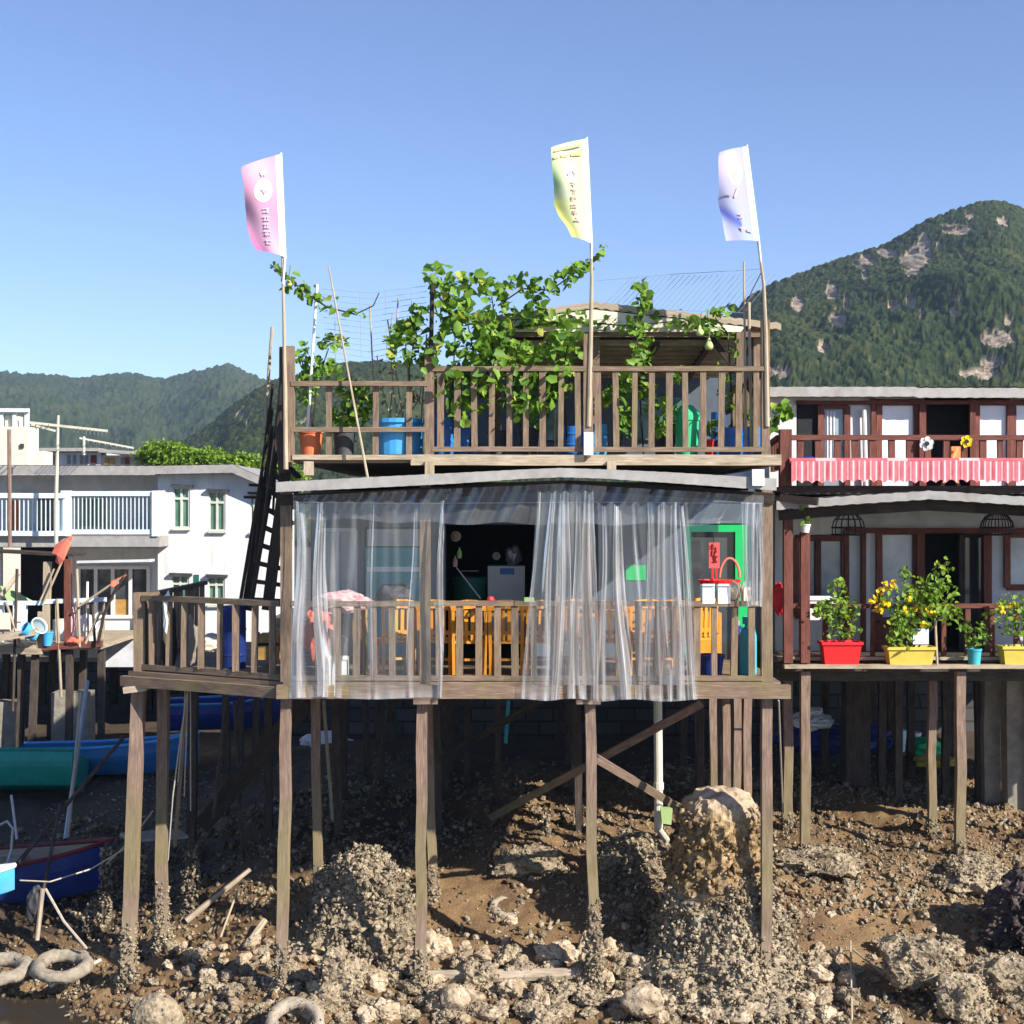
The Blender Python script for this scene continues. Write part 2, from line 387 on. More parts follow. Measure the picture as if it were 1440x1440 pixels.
def m_mud():
    n=NT('tidal_mud'); pos=n.n('ShaderNodeNewGeometry').outputs['Position']
    f=n.noise(pos,.7,7,.65); g=n.noise(pos,11,7,.7); h=n.noise(pos,45,4,.7)
    col=n.ramp(f,[(.3,(.11,.065,.034)),(.5,(.22,.133,.064)),(.72,(.32,.205,.105))])
    col=n.mix(n.ramp(g,[(.5,0.0),(.75,.6)]),col,(.36,.25,.13))
    col=n.mix(n.ramp(h,[(.32,.75),(.45,0.0)]),col,(.06,.042,.027))
    at=n.n('ShaderNodeVertexColor',layer_name='Col').outputs[0]; sp=n.n('ShaderNodeSeparateColor'); n.l(at,sp.inputs[0]); col=n.mix(n.math('MULTIPLY',sp.outputs[0],.8),col,(.034,.030,.027))  # near-black mixed into the colour for the shaded ground
    rough=n.ramp(f,[(.4,.55),(.6,.9)])
    return n.done(n.pbsdf(col,rough,.3,0,n.math('ADD',g,n.math('MULTIPLY',h,.6)),.8,.04))
M['mud']=m_mud()
def m_water():
    n=NT('murky_water'); pos=n.n('ShaderNodeNewGeometry').outputs['Position']; f=n.noise(pos,3.5,3,.5)
    return n.done(n.pbsdf((.045,.036,.024),.06,.5,0,f,.12,.02))
M['water']=m_water()
def m_hill(name,g1,g2,g3,r1,r2):
    n=NT(name); a=n.n('ShaderNodeVertexColor',layer_name='Col'); s=n.n('ShaderNodeSeparateColor'); n.l(a.outputs[0],s.inputs[0])
    pos=n.n('ShaderNodeNewGeometry').outputs['Position']; f=n.noise(pos,.9,5,.7); big=n.noise(pos,.02,4,.6)
    k=n.math('ADD',n.math('MULTIPLY',s.outputs[1],.55),n.math('MULTIPLY',f,.45))
    k=n.math('ADD',k,n.math('MULTIPLY',n.math('SUBTRACT',big,.5),.5))
    gc=n.ramp(k,[(.25,g1),(.5,g2),(.78,g3)]); rc=n.ramp(f,[(.35,r1),(.65,r2)])
    return n.done(n.pbsdf(n.mix(s.outputs[0],gc,rc),.85,.15,0,f,.5,.5))
M['hill']=m_hill('hill_scrub',(.008,.018,.007),(.019,.033,.010),(.056,.062,.018),(.10,.075,.06),(.47,.37,.28))
M['hillf']=m_hill('far_hill_scrub',(.014,.026,.013),(.028,.044,.018),(.055,.066,.026),(.2,.16,.12),(.35,.3,.24))
def m_brick():
    n=NT('stone_wall_blocks'); tc=n.n('ShaderNodeTexCoord').outputs['Object']; b=n.n('ShaderNodeTexBrick')
    mp=n.n('ShaderNodeMapping'); mp.inputs['Rotation'].default_value=(math.pi/2,0,0); n.l(tc,mp.inputs[0]); n.l(mp.outputs[0],b.inputs['Vector'])
    b.inputs['Color1'].default_value=(.045,.045,.045,1); b.inputs['Color2'].default_value=(.085,.082,.078,1); b.inputs['Mortar'].default_value=(.035,.033,.03,1)
    b.inputs['Scale'].default_value=1.0; b.inputs['Brick Width'].default_value=.55; b.inputs['Row Height'].default_value=.26; b.inputs['Mortar Size'].default_value=.02
    return n.done(n.pbsdf(b.outputs[0],.9,.2,0,b.outputs['Fac'],.5,-.02))
M['brick']=m_brick()
# ---------------------------------------------------------------- camera, sun, sky
cam=bpy.data.cameras.new('camera'); co=bpy.data.objects.new('camera',cam); COL.objects.link(co)
co.location=(0,0,ZC); co.rotation_euler=(math.radians(90),0,0)
cam.sensor_fit='HORIZONTAL'; cam.sensor_width=36; cam.lens=36*FL/1440; cam.clip_start=.1; cam.clip_end=5000
SC.camera=co
EL=math.radians(31.5); AZ=math.atan2(.78,-.62)
SV=Vector((math.sin(AZ)*math.cos(EL),math.cos(AZ)*math.cos(EL),math.sin(EL)))
ld=bpy.data.lights.new('sun','SUN'); ld.energy=4.5; ld.angle=math.radians(.5); ld.color=(1,.94,.84)
lo=bpy.data.objects.new('sun',ld); COL.objects.link(lo); lo.rotation_mode='QUATERNION'; lo.rotation_quaternion=SV.to_track_quat('Z','Y'); lo.location=(20,-10,30)
w=bpy.data.worlds.new('World'); SC.world=w; w.use_nodes=True; wt=w.node_tree; wt.nodes.clear()
sk=wt.nodes.new('ShaderNodeTexSky'); sk.sky_type='NISHITA'; sk.sun_disc=False; sk.sun_elevation=EL; sk.sun_rotation=AZ
sk.air_density=.75; sk.dust_density=.05; sk.ozone_density=3.0; sk.altitude=0
bg=wt.nodes.new('ShaderNodeBackground'); bg.inputs[1].default_value=.086; wo=wt.nodes.new('ShaderNodeOutputWorld')
tn=wt.nodes.new('ShaderNodeMix'); tn.data_type='RGBA'; tn.blend_type='MULTIPLY'; tn.inputs[0].default_value=1; tn.inputs[7].default_value=(1.03,.985,1.08,1); wt.links.new(sk.outputs[0],tn.inputs[6]); wt.links.new(tn.outputs[2],bg.inputs[0]); wt.links.new(bg.outputs[0],wo.inputs[0])
SC.view_settings.view_transform='Standard'; SC.view_settings.look='None'; SC.view_settings.exposure=1.05; SC.view_settings.gamma=1
SC.view_settings.use_curve_mapping=False
SC.cycles.transparent_max_bounces=16; SC.cycles.max_bounces=8; SC.cycles.volume_max_steps=64

# ---------------------------------------------------------------- ground
def gz(x,y):
    x=np.asarray(x,float); y=np.asarray(y,float)
    b=np.interp(y,[0,12,14,16,17,18.5,20,22,25,30,60,120],[-1.1,-.8,-.35,.06,.28,.72,1.16,1.36,1.45,1.52,1.6,1.8])
    l=sstep(-2.2,-6.6,x)*1.05*np.interp(y,[0,20,23,28,40],[1,1,.6,.2,0])
    b=b-l
    near=sstep(40,24,y)
    b=b+near*((fbm(x*.9,y*.9,3,3)-.5)*.30+(fbm(x*4,y*4,3,8)-.5)*.11)
    return b
def gzs(x,y): return float(gz(np.array([x]),np.array([y]))[0])
def G(px,py):
    lo_,hi=13.0,60.0
    for k in range(400):
        D=lo_+k*.1
        if PZ(py,D)<=gzs(PX(px,D),D): break
    return Vector((PX(px,D),D,gzs(PX(px,D),D)))
def npmesh(name,V,F,mat,parent=None,loc=None,attr=None,smooth=False):
    off=rootloc(parent) if parent is not None else Vector(loc if loc is not None else (0,0,0))
    V=np.asarray(V,dtype=np.float32)-np.array(off,dtype=np.float32); F=np.asarray(F,dtype=np.int32); k=F.shape[1]
    me=bpy.data.meshes.new(name); me.vertices.add(len(V)); me.vertices.foreach_set('co',V.ravel())
    me.loops.add(F.size); me.loops.foreach_set('vertex_index',F.ravel())
    me.polygons.add(len(F)); me.polygons.foreach_set('loop_start',np.arange(0,F.size,k,dtype=np.int32))
    me.update(calc_edges=True); me.validate()
    if attr is not None:
        at=me.color_attributes.new('Col','FLOAT_COLOR','POINT'); c=np.ones((len(V),4),dtype=np.float32); c[:,:3]=attr; at.data.foreach_set('color',c.ravel())
    if smooth: me.polygons.foreach_set('use_smooth',[True]*len(me.polygons))
    me.materials.append(mat); o=bpy.data.objects.new(name,me); COL.objects.link(o)
    if parent is not None: o.parent=parent
    else: o.location=off
    return o
def gridfaces(nu,nv):
    i=np.arange(nu-1); j=np.arange(nv-1); I,J=np.meshgrid(i,j); a=(J*nu+I).ravel()
    return np.stack([a,a+1,a+nu+1,a+nu],1)
def grow(a,b,s,k):
    out=[]; x=a
    while x<b: out.append(x); s*=k; x+=s
    return out+[b]
xr=grow(8.0,900,.07,1.14); xs=np.array([-q for q in xr[::-1]]+list(np.arange(-7.93,7.95,.07))+xr)
ys=np.array(list(np.arange(-60,14.5,3.0))+list(np.arange(14.9,27,.07))+grow(27,1650,.08,1.1))
X,Y=np.meshgrid(xs,ys); Z=gz(X,Y)
shade_tint=lambda x,y:np.clip(sstep(19.2,20.8,y+(fbm(x*.8,y*.8,3,61)-.5)*1.6)*sstep(.2,-1.4,x)+sstep(23.5,26,y+(fbm(x*.8,y*.8,3,62)-.5)*2),0,1)  # mask that paints shade under and behind the house into the mud
fine=sstep(30,25,Y)*sstep(14,15.5,Y)*sstep(9,8,np.abs(X))
wd,wi=worley(X*5,Y*5,2)
Z=Z+fine*((.5-wd)*.05*sstep(.45,.6,fbm(X*.8,Y*.8,3,31))+(fbm(X*9,Y*9,3,4)-.5)*.06)
struct(npmesh('ground',np.stack([X.ravel(),Y.ravel(),Z.ravel()],1),gridfaces(len(xs),len(ys)),M['mud'],smooth=True,attr=np.stack([shade_tint(X,Y).ravel()]*3,1)))
wm=MB().grid(lambda u,v:(lerp(-60,60,u),lerp(-60,19.6,v),-.30),2,2)
struct(build(wm,'water',M['water']))

# ---------------------------------------------------------------- hills
def hill(name,ridge,D0,D1,n_a,n_d,a0,a1,mat,bump,cell,rocks=(),conv=.95,seed=0,zb=2.0):
    a=np.linspace(a0,a1,n_a); t=np.concatenate([np.linspace(0,1,n_d),1+np.linspace(.03,.6,12)])
    A,T=np.meshgrid(a,t); ry=np.interp(A,[r[0] for r in ridge],[r[1] for r in ridge])
    D=D1+(D0-D1)*T; Zr=ZC+(720-ry)/FL*D0
    x=(A-720)/FL*D
    s=np.where(T<=1,np.clip(T,0,1)**conv,1-(T-1)*.9)
    ws=D0/380.0
    gul=(fbm(x/(26*ws),D/(70*ws),4,seed)-.5)
    z=zb+(Zr-1.0*ws-zb)*s+gul*20*ws*np.sin(np.pi*np.clip(T,0,1))*(1-np.clip(T,0,1)**4)
    py=720-(z-ZC)/D*FL
    rk=np.zeros_like(z)
    for (cx,cy,rx,ry_,k) in rocks:
        d=((A-cx)/(rx*.8))**2+((py-cy)/(ry_*.85))**2
        rk=np.maximum(rk,sstep(1.5,.2,d)*k)
    nf=fbm(x/(3.2*ws),z/(4.5*ws),4,seed+3)
    nf2=fbm(x/(1.3*ws),z/(3.2*ws),4,seed+13); rk=sstep(.47,.54,rk*.52+nf*.42+nf2*.72-.38)
    w1,id1=worley(x/(cell),D/(cell*1.6),seed); w2,id2=worley(x/(cell*.45),D/(cell*.7),seed+1)
    dm=lambda w:np.sqrt(np.clip(1-(w*1.15)**2,0,1))
    z=z+(1-rk)*(dm(w1)*bump*(.4+.9*id1)+dm(w2)*bump*.5+(fbm(x/(.8*ws),D/(1.2*ws),3,seed+4)-.5)*bump*1.1)+rk*((fbm(x/(1.6*ws),z/(4.5*ws),4,seed+8)-.4)*bump*1.8)
    tone=np.clip(.5*id1+.25*id2+.55*(.8-w1),0,1)
    col=np.stack([rk.ravel(),tone.ravel(),np.zeros(z.size)],1)
    return struct(npmesh(name,np.stack([x.ravel(),D.ravel(),z.ravel()],1),gridfaces(n_a,len(t)),mat,attr=col))
RK=[(1287,370,26,32,1),(1300,355,14,36,1),(1345,325,34,12,1),(1365,305,10,9,.9),(1410,318,14,12,.8),(1250,358,20,10,.9),(1215,372,26,16,.75),(1217,390,8,12,.9),(1122,432,14,14,.95),(1170,415,12,20,.8),(1178,452,16,18,.85),(1190,428,6,16,.9),(1258,435,12,10,.9),(1282,425,12,16,.85),(1296,448,6,10,.8),(1158,493,12,12,.9),(1345,425,18,7,.75),(1342,442,8,8,.8),(1402,480,32,18,.95),(1420,455,10,10,.8),(1380,530,40,10,.85),(1395,515,22,12,.7),(1100,528,24,9,.9),(1120,350,5,5,.5),(1320,350,5,10,.8),(1355,365,10,6,.6),(1310,398,8,6,.7),(1230,480,6,5,.6),(1470,400,40,30,.8),(1560,450,50,30,.8),(338,592,9,14,.7),(352,600,8,6,.7),(345,575,5,6,.6)]
hill('hill_near',[(-200,700),(200,652),(232,632),(270,612),(300,592),(330,566),(360,546),(390,532),(440,520),(490,508),(530,506),(600,512),(700,520),(800,508),(900,480),(1000,452),(1030,440),(1050,418),(1090,395),(1150,374),(1200,356),(1250,340),(1300,309),(1340,294),(1372,283),(1400,280),(1420,284),(1440,291),(1500,330),(1600,400),(1750,520),(1900,650)],
     380,170,1500,230,-60,1800,M['hill'],.75,1.25,RK,.96,5)
hill('hill_far',[(-1100,640),(-800,560),(-500,500),(-250,520),(-100,530),(0,522),(60,527),(110,531),(150,526),(195,524),(225,533),(262,524),(300,516),(318,513),(335,517),(350,526),(380,535),(450,556),(520,580),(700,650)],
     950,480,1150,120,-1000,700,M['hillf'],2.2,3.4,(),.9,40)

# ---------------------------------------------------------------- air
hm=MB().box((-1000,-70,-2.4),(1000,1700,165))
hz=NT('haze'); pv=hz.n('ShaderNodeVolumePrincipled'); pv.inputs['Color'].default_value=(.58,.77,1,1); pv.inputs['Density'].default_value=.00024; pv.inputs['Anisotropy'].default_value=.1
hz.l(pv.outputs[0],hz.out.inputs['Volume'])
tag(build(hm,'haze',hz.m),kind='stuff')

# ---------------------------------------------------------------- shells, crust, stones
OCT=np.array([(1,0,0),(-1,0,0),(0,1,0),(0,-1,0),(0,0,1),(0,0,-1)],float)
OCF=np.array([(0,2,4),(2,1,4),(1,3,4),(3,0,4),(2,0,5),(1,2,5),(3,1,5),(0,3,5)])
def rotm(n):
    q=RNG.normal(size=(n,4)); q/=np.linalg.norm(q,axis=1)[:,None]; w,x,y,z=q.T
    return np.stack([1-2*(y*y+z*z),2*(x*y-z*w),2*(x*z+y*w),2*(x*y+z*w),1-2*(x*x+z*z),2*(y*z-x*w),2*(x*z-y*w),2*(y*z+x*w),1-2*(x*x+y*y)],1).reshape(n,3,3)
def shards(C,S):
    C=np.asarray(C,float); n=len(C); S=np.asarray(S,float)
    v=OCT[None]*(S[:,None,None]*RNG.uniform(.35,1.1,(n,6,1)))
    v=v*np.array([1,.8,.55])*RNG.uniform(.75,1.25,(n,1,3))
    v=np.einsum('nij,nkj->nki',rotm(n),v)+C[:,None]
    return v.reshape(-1,3),(OCF[None]+6*np.arange(n)[:,None,None]).reshape(-1,3)
def crust_on(o_verts,n,size,name,parent,mat=None,filt=None):
    pts=np.asarray(o_verts)
    if filt is not None: pts=pts[filt(pts)]
    c=pts[RNG.integers(0,len(pts),n)]+RNG.normal(0,size*.55,(n,3))
    V,F=shards(c,(.45+1.25*RNG.uniform(0,1,n)**2.5)*size)
    o=npmesh(name,V,F,mat or M['shell'],parent); o['kind']='stuff'; return o
from mathutils import noise as MN
import bmesh
def ico(sub):
    bm=bmesh.new(); bmesh.ops.create_icosphere(bm,subdivisions=sub,radius=1); vs=[v.co.copy() for v in bm.verts]; fs=[[v.index for v in f.verts] for f in bm.faces]; bm.free(); return vs,fs
ICO={k:ico(k) for k in (2,3,4,5)}
def stone(sub,seed,rough=.35,scale=(1,1,1)):
    vs,fs=ICO[sub]; o=Vector((seed*13.7,seed*3.1,-seed*7.7)); out=[]
    for v in vs:
        k=1+rough*MN.noise(v*1.1+o)+rough*.55*MN.noise(v*2.3+o)+rough*.3*MN.noise(v*5+o)+(rough*.16*MN.noise(v*11+o) if sub>3 else 0)
        out.append(Vector((v.x*k*scale[0],v.y*k*scale[1],v.z*k*scale[2])))
    return out,fs
# loose shells strewn over the mud
def strew(n,x0,x1,y0,y1,dens,smin,smax):
    x=RNG.uniform(x0,x1,n); y=RNG.uniform(y0,y1,n); d=dens(x,y); k=RNG.uniform(0,1,n)<d
    x=x[k]; y=y[k]; s=smin+(smax-smin)*RNG.uniform(0,1,len(x))**2.2
    return np.stack([x,y,gz(x,y)+s*.25],1),s
def dens(x,y):
    f=fbm(x*.7+5,y*.9,4,77); d=sstep(.43,.62,f)*.9+.12
    d=np.maximum(d,sstep(17.6,16.6,y)*.75); d=np.maximum(d,sstep(4.6,3.0,np.abs(x-3.2)+np.abs(y-17)*1.2)*.85)
    return d*(1-.45*shade_tint(x,y))*np.interp(y,[15,20,24,28],[1,.8,.5,.3])*np.where((x>3.9)&(x<6.4)&(y>17.0)&(y<18.6),.35,1)*np.where((x>-1)&(x<1.2)&(y>17.4)&(y<19),.45,1)
c1,s1=strew(90000,-8,8.2,15.2,27,dens,.012,.055)
c2,s2=strew(24000,-8,8.2,15.3,25,lambda x,y:sstep(.48-.09*(x>3.2),.6-.06*(x>3.2),fbm(x*.9+9,y*1.1,4,55))*(1-.4*shade_tint(x,y))*np.where((x>3.9)&(x<6.4)&(y>17.0)&(y<18.4),.1,1)*np.where((x>-1)&(x<1.6)&(y>17.4)&(y<21),.3,1)*np.interp(y,[15,19,22,25],[1,1,.6,.4]),.03,.11)
c1=np.concatenate([c1,c2]); s1=np.concatenate([s1,s2])
V,F=shards(c1,s1); tag(npmesh('oyster_shells',V,F,M['shell']),'broken oyster shells strewn over the brown tidal mud','shells',kind='stuff')

def blob(name,label,cat,px,py_top,D,half_w_px,zbase,mat,prof,crustn,csz,cmat=None,filt=None,seed=1,group=None,rough=.16):
    """upright boulder: radial profile (height fraction, radius fraction) with noisy surface"""
    cx=PX(px,D); zt=PZ(py_top,D); r0=half_w_px/FL*D; t=thing(name,label,cat,(cx,D,zbase),group)
    nu,nv=90,80; H=zt-zbase; vs=[]
    for j in range(nv+1):
        f=j/nv; rr=interp(f,[p[0] for p in prof],[p[1] for p in prof])*r0
        for i in range(nu):
            a=6.28318*i/nu; d=Vector((math.cos(a)*rr/r0*1.3,math.sin(a)*rr/r0*1.3,f*H*1.2/r0)); o=Vector((seed*9.1,seed*3.3,0))
            k=1+rough*1.8*MN.noise(d*1.2+o)+rough*1.2*MN.noise(d*2.9+o)+rough*1.1*(abs(MN.noise(d*5+o))-.2)+rough*.9*MN.noise(d*9+o)+rough*.5*MN.noise(d*19+o)
            vs.append((cx+math.cos(a)*rr*k,D+math.sin(a)*rr*k,zbase-.1+(H+.1)*f+ (.05*MN.noise(d*6+o) if f>.1 else 0)))
    fs=[[j*nu+i,j*nu+(i+1)%nu,(j+1)*nu+(i+1)%nu,(j+1)*nu+i] for j in range(nv) for i in range(nu)]+[[nv*nu+i for i in range(nu)]]
    m=MB(); m.add(vs,fs); build(m,'boulder',mat,t,smooth=False)
    if crustn: crust_on(vs,crustn,csz,'oyster_crust',t,cmat,filt)
    return t
c3,s3=strew(16000,-8.2,8.2,15.2,23.5,lambda x,y:(.25+.75*sstep(.4,.55,fbm(x*1.1+3,y*1.2,4,91)))*np.where(x<-2.0,1,.45)*(1-.5*shade_tint(x,y))*np.where((x>3.9)&(x<6.4)&(y>17.0)&(y<18.4),.1,1)*np.where((x>-1)&(x<1.6)&(y>17.4)&(y<21),.2,1),.03,.13)
V,F=shards(c3,s3); tag(npmesh('mud_clods',V,F,M['clod']),'brown clods of mud and oyster clumps littering the shore','clods',kind='stuff')
blob('boulder','tall ochre boulder with a pale bald top and oysters round its foot','boulder',1012,1107,17.75,92,.25,M['ochrerock'],
     [(0,1.65),(.1,1.3),(.25,1.0),(.42,.82),(.6,.72),(.75,.66),(.85,.62),(.93,.54),(.98,.36),(1,.05)],9000,.05,None,lambda p:RNG.uniform(.0,1.0,len(p))<np.clip((1.55+.25*np.sin(p[:,0]*5)-p[:,2])*2.2,0,1),3,None,.085)
tb_=[o for o in COL.objects if o.name=='boulder' and o.type=='EMPTY'][0]; bv=[v.co+tb_.location for v in [c for c in tb_.children if c.name.startswith('boulder')][0].data.vertices]
crust_on([tuple(v) for v in bv],1500,.06,'lumpy_skin',tb_,M['ochrerock'],lambda p:(p[:,2]>1.1)&(p[:,2]<2.28+.08*np.sin(p[:,0]*9)))
blob('oyster_mound','cone shaped mound thick with oysters between the two left front stilts','oyster mound',512,1196,18.3,78,.5,M['crust'],
     [(0,1.1),(.3,.92),(.6,.72),(.8,.55),(.93,.34),(1,.08)],3000,.06,None,None,8,None,.16)
blob('boulder','round oyster-covered rock under the house, left of the green tag on the cream pipe','boulder',888,1172,19.7,46,1.0,M['crust'],
     [(0,1.0),(.3,1.02),(.6,.92),(.85,.62),(1,.1)],1300,.05,None,None,12,None,.2)
blob('boulder','dark purplish damp rock at the right edge, standing above the pale slabs','boulder',1442,1218,17.9,54,.3,M['darkrock'],
     [(0,1.15),(.3,1.05),(.6,.9),(.85,.62),(1,.1)],500,.05,M['crust'],lambda p:p[:,2]<.9,15,None,.22)
def slab(label,px,py,w,h,D,seed,mat='crust',cr=500,yaw=0,cat='rock',rough=.4,dep=.8,sunk=False):
    if sunk: D=G(px,py+h*.3).y
    x=PX(px,D); z=PZ(py+h*.5,D); sx=w/2/FL*D; sz=h/2/FL*D
    vs,fs=stone(4,seed,rough,(sx,sx*dep,sz*1.1)); q=Matrix.Rotation(yaw,3,'Z'); vs=[q@v for v in vs]
    zb=gzs(x,D); z=max(PZ(py,D),zb+sz*.35) if not sunk else zb+sz*.1; t=thing('rock',label,cat,(x,D,zb))
    wv=[Vector((x,D,z))+v for v in vs]; m=MB().add(wv,fs); build(m,'stone',M[mat],t)
    if cr: crust_on(wv,cr,.035,'oyster_crust',t)
    return t
slab('broad flat-topped pale rock crusted with oysters, casting a shadow on bare mud at lower right',1286,1352,100,66,16.9,21,cr=900)
slab('pale knobbly rock at the lower right, just in front of the broad flat-topped one',1352,1408,80,60,16.45,25,cr=600)
slab('long slanting pale rock at the right edge, below the dark purplish boulder',1412,1376,110,50,16.9,29,cr=700)
slab('smooth round-backed tan stone at the bottom edge, in line with the leaning left stilt',222,1436,76,70,16.4,33,mat='crust',cr=60,rough=.14)
slab('smooth pale potato-shaped stone among the rubble, left of the mossy front log',640,1404,44,34,16.55,41,mat='rock',cr=40,rough=.15)
slab('large rounded stone in the rubble, left of the tall ochre boulder foot',905,1408,62,40,16.5,45,mat='rock',cr=60,rough=.2)
slab('upright clump of oysters leaning in the rubble below the left mound',476,1398,62,92,16.75,49,cr=900,rough=.45)
slab('low heap of oysters half sunk at the right, behind the bare mud patch',1372,1225,110,46,18.7,53,cr=1500,rough=.55,sunk=True)
slab('low oyster heap at the foot of the right house\'s first front stilt',1150,1204,120,34,19.6,57,cr=1200,rough=.55,sunk=True)
slab('small oyster heap under the middle of the house, beside a short dark stump',745,1205,90,36,19.6,61,cr=1000,rough=.55,sunk=True)
# rubble stones: individual, from a few prototypes
protos=[]
for k in range(7):
    vs,fs=stone(4,70+k,R(.4,.62),(1,R(.7,.95),R(.55,.85)))
    m=MB().add(vs,fs); me_o=build(m,'stone',M['crust'] if k<4 else M['rock'],None,(0,0,0)); 
    c=np.array([tuple(v) for v in vs]); c=c[RNG.integers(0,len(c),150)]*1.02; V,F=shards(c[:150 if k<4 else 14],RNG.uniform(.06,.2,150 if k<4 else 14))
    cr=npmesh('oyster_crust',V,F,M['shell']); cr.parent=me_o; cr['kind']='stuff'
    protos.append(me_o)
spots=[]
random.seed(11)
def try_spot(px,py,s):
    D=G(px,py).y; x=PX(px,D)
    for (a,b,r) in spots:
        if (a-x)**2+(b-D)**2<(.62*(r+s))**2: return
    for bx,by,br in ((2.6,17.75,.72),(-1.9,18.3,.6),(4.78,16.9,.45),(5.2,16.45,.35),(5.85,16.9,.5),(-4.1,16.5,.35)):
        if (x-bx)**2+(D-by)**2<(br+s*.5)**2: return
    spots.append((x,D,s))
for k in range(1800):
    if len(spots)>262: break
    z_=random.random()
    if z_<.62: try_spot(R(395,1100),R(1338,1440),R(.07,.20)*(1 if random.random()<.65 else 1.3))
    elif z_<.78: try_spot(R(1080,1440),R(1330,1440),R(.05,.17))
    elif z_<.92: try_spot(R(160,420),R(1330,1430),R(.05,.13))
    else: try_spot(R(560,1440),R(1210,1330),R(.05,.10))
used=set()
for (x,y,s) in spots:
    k=random.randrange(7); o=protos[k]
    if k in used: o=copy_tree(o)
    used.add(k)
    o.location=(x,y,gzs(x,y)+s*.25); o.scale=(s,s*R(.8,1.1),s*R(.75,1.1)); o.rotation_euler=(R(-.4,.4),R(-.4,.4),R(0,6.28))
    lab='rough oyster-crusted stone lying in the rubble on the mud' if k<4 else 'bare rounded stone lying in the oyster rubble on the mud'
    o.name='rubble_stone'; tag(o,lab,'stone','oyster-crusted rubble stones' if k<4 else 'bare rubble stones')
for k in range(7):
    if k not in used: bpy.data.objects.remove(protos[k])
# tyres in the mud
def tyre(px,py,D,R0,r,ax,label):
    x=PX(px,D); z=PZ(py,D); m=MB().torus((x,D,z),R0,r,ax,34,12)
    v=[]
    for p in m.v:
        q=Vector(p); k=.035*MN.noise(q*5)+.02*MN.noise(q*14); v.append((p[0]+k,p[1]+k,p[2]+k))
    m.v=v; t=thing('tyre',label,'tyre',(x,D,gzs(x,D))); build(m,'tread',M['tyre'],t,smooth=True)
    crust_on(v,120,.02,'oyster_crust',t); return t
tyre(88,1358,18.4,.30,.09,(.05,-.16,1),'whole pale mud-coated tyre lying flat at the water edge')
tyre(2,1362,18.4,.30,.09,(.05,-.12,1),'mud-coated tyre cut by the left edge, beside the whole pale one')
tyre(415,1438,16.1,.27,.075,(.1,-.5,1),'half-buried tyre at the bottom edge, below the left front stilt of the house')
tyre(714,1276,18.9,.20,.05,(.1,-.4,1),'small dark tyre half sunk in mud under the middle of the house')
def pole(name,a,b,r,mat,label,cat,group=None,r2=None,mid=None):
    pts=[Vector(a)]+([Vector(q) for q in mid] if mid else [])+[Vector(b)]
    m=MB().tube(pts,[lerp(r,r2 if r2 else r,i/(len(pts)-1)) for i in range(len(pts))],7)
    return solo(m,name,M[mat],label,cat,group)
def gp(px,py,dz=0): p=G(px,py); p.z+=dz; return p
m=MB().tube([gp(600,1380,.05),gp(700,1380,.06),gp(818,1382,.05)],[.075,.085,.07],9); solo(m,'log',M['plank'],'pale straight log lying across the rubble between the middle front stilts','log')
m=MB().tube([gp(878,1352,.05),gp(985,1350,.05)],[.04,.035],7); solo(m,'log',M['plank'],'thin pale branch lying before the tall ochre boulder','log')
pole('driftwood',gp(262,1300,.05),gp(352,1252,.25),.045,'plank','bleached driftwood branch on the mud, right of the old oyster posts','driftwood',r2=.03)
pole('driftwood',gp(310,1322,.02),gp(334,1285,.25),.015,'bamboo','thin pale stick poking up from the dark mud behind the second left stilt','driftwood')
pole('driftwood',gp(352,1335,.05),gp(372,1312,.12),.045,'plank','short stubby branch crusted with mud near the left front stilt','driftwood')
pole('stick',gp(70,1392,.03),gp(142,1358,.05),.022,'pvc','pale greenish stick lying beside the whole tyre','stick')
pole('twig',gp(1150,1345,.03),gp(1268,1398,.04),.014,'plank','thin curved twig on the bare mud before the broad pale rock','twig',mid=[gp(1200,1350,.10)])
pole('twig',gp(1198,1440,.0),gp(1196,1365,.0)+Vector((0,0,.3)),.012,'bamboo','thin upright twig stuck in the mud before the broad pale rock','twig')
# old oyster posts at the left
def stump(px,pt,pb,D,r,label,lean=0):
    x=PX(px,D); zb=PZ(pb,D)-.15; zt=PZ(pt,D); t=thing('old_post',label,'post',(x,D,zb),'rotten oyster-crusted posts at the left')
    a=Vector((x,D,zb)); b=Vector((x+lean,D+.05,zt)); m=MB().tube([a,a.lerp(b,.5),b],[r*1.1,r,r*.6],9); build(m,'stem',M['dstilt'],t)
    n=int(260*(zt-zb)); k=RNG.uniform(0,1,n)**1.3*.95; an=RNG.uniform(0,6.28,n); rr=r*(1.25-.35*k)*RNG.uniform(.8,1.35,n)
    c=np.stack([a.x+(b.x-a.x)*k+np.cos(an)*rr,a.y+np.sin(an)*rr,a.z+(b.z-a.z)*k],1); V,F=shards(c,RNG.uniform(.025,.06,n)); npmesh('oyster_crust',V,F,M['shell'],t)['kind']='stuff'
stump(146,1186,1306,20.2,.07,'leftmost tall rotten post thick with oysters, beside the dark blue boat bow',.04)
stump(160,1190,1292,20.6,.05,'slim rotten post right of the tallest oyster post',-.02)
stump(198,1195,1296,20.4,.06,'rotten oyster post just behind the leaning corner stilt')
stump(120,1262,1318,19.8,.05,'short rotten oyster post below the dark blue boat bow',.1)
stump(268,1182,1312,19.6,.09,'stout rotten post crusted with oysters, right of the second left stilt')
stump(287,1225,1290,20.6,.055,'short oyster post just right of the stout rotten one',-.03)
stump(768,1140,1192,20.6,.045,'short dark stump standing alone in sunlit mud under the house')
stump(436,655+625,1300,19.4,.08,'low oyster-covered stump beside the cone shaped mound')
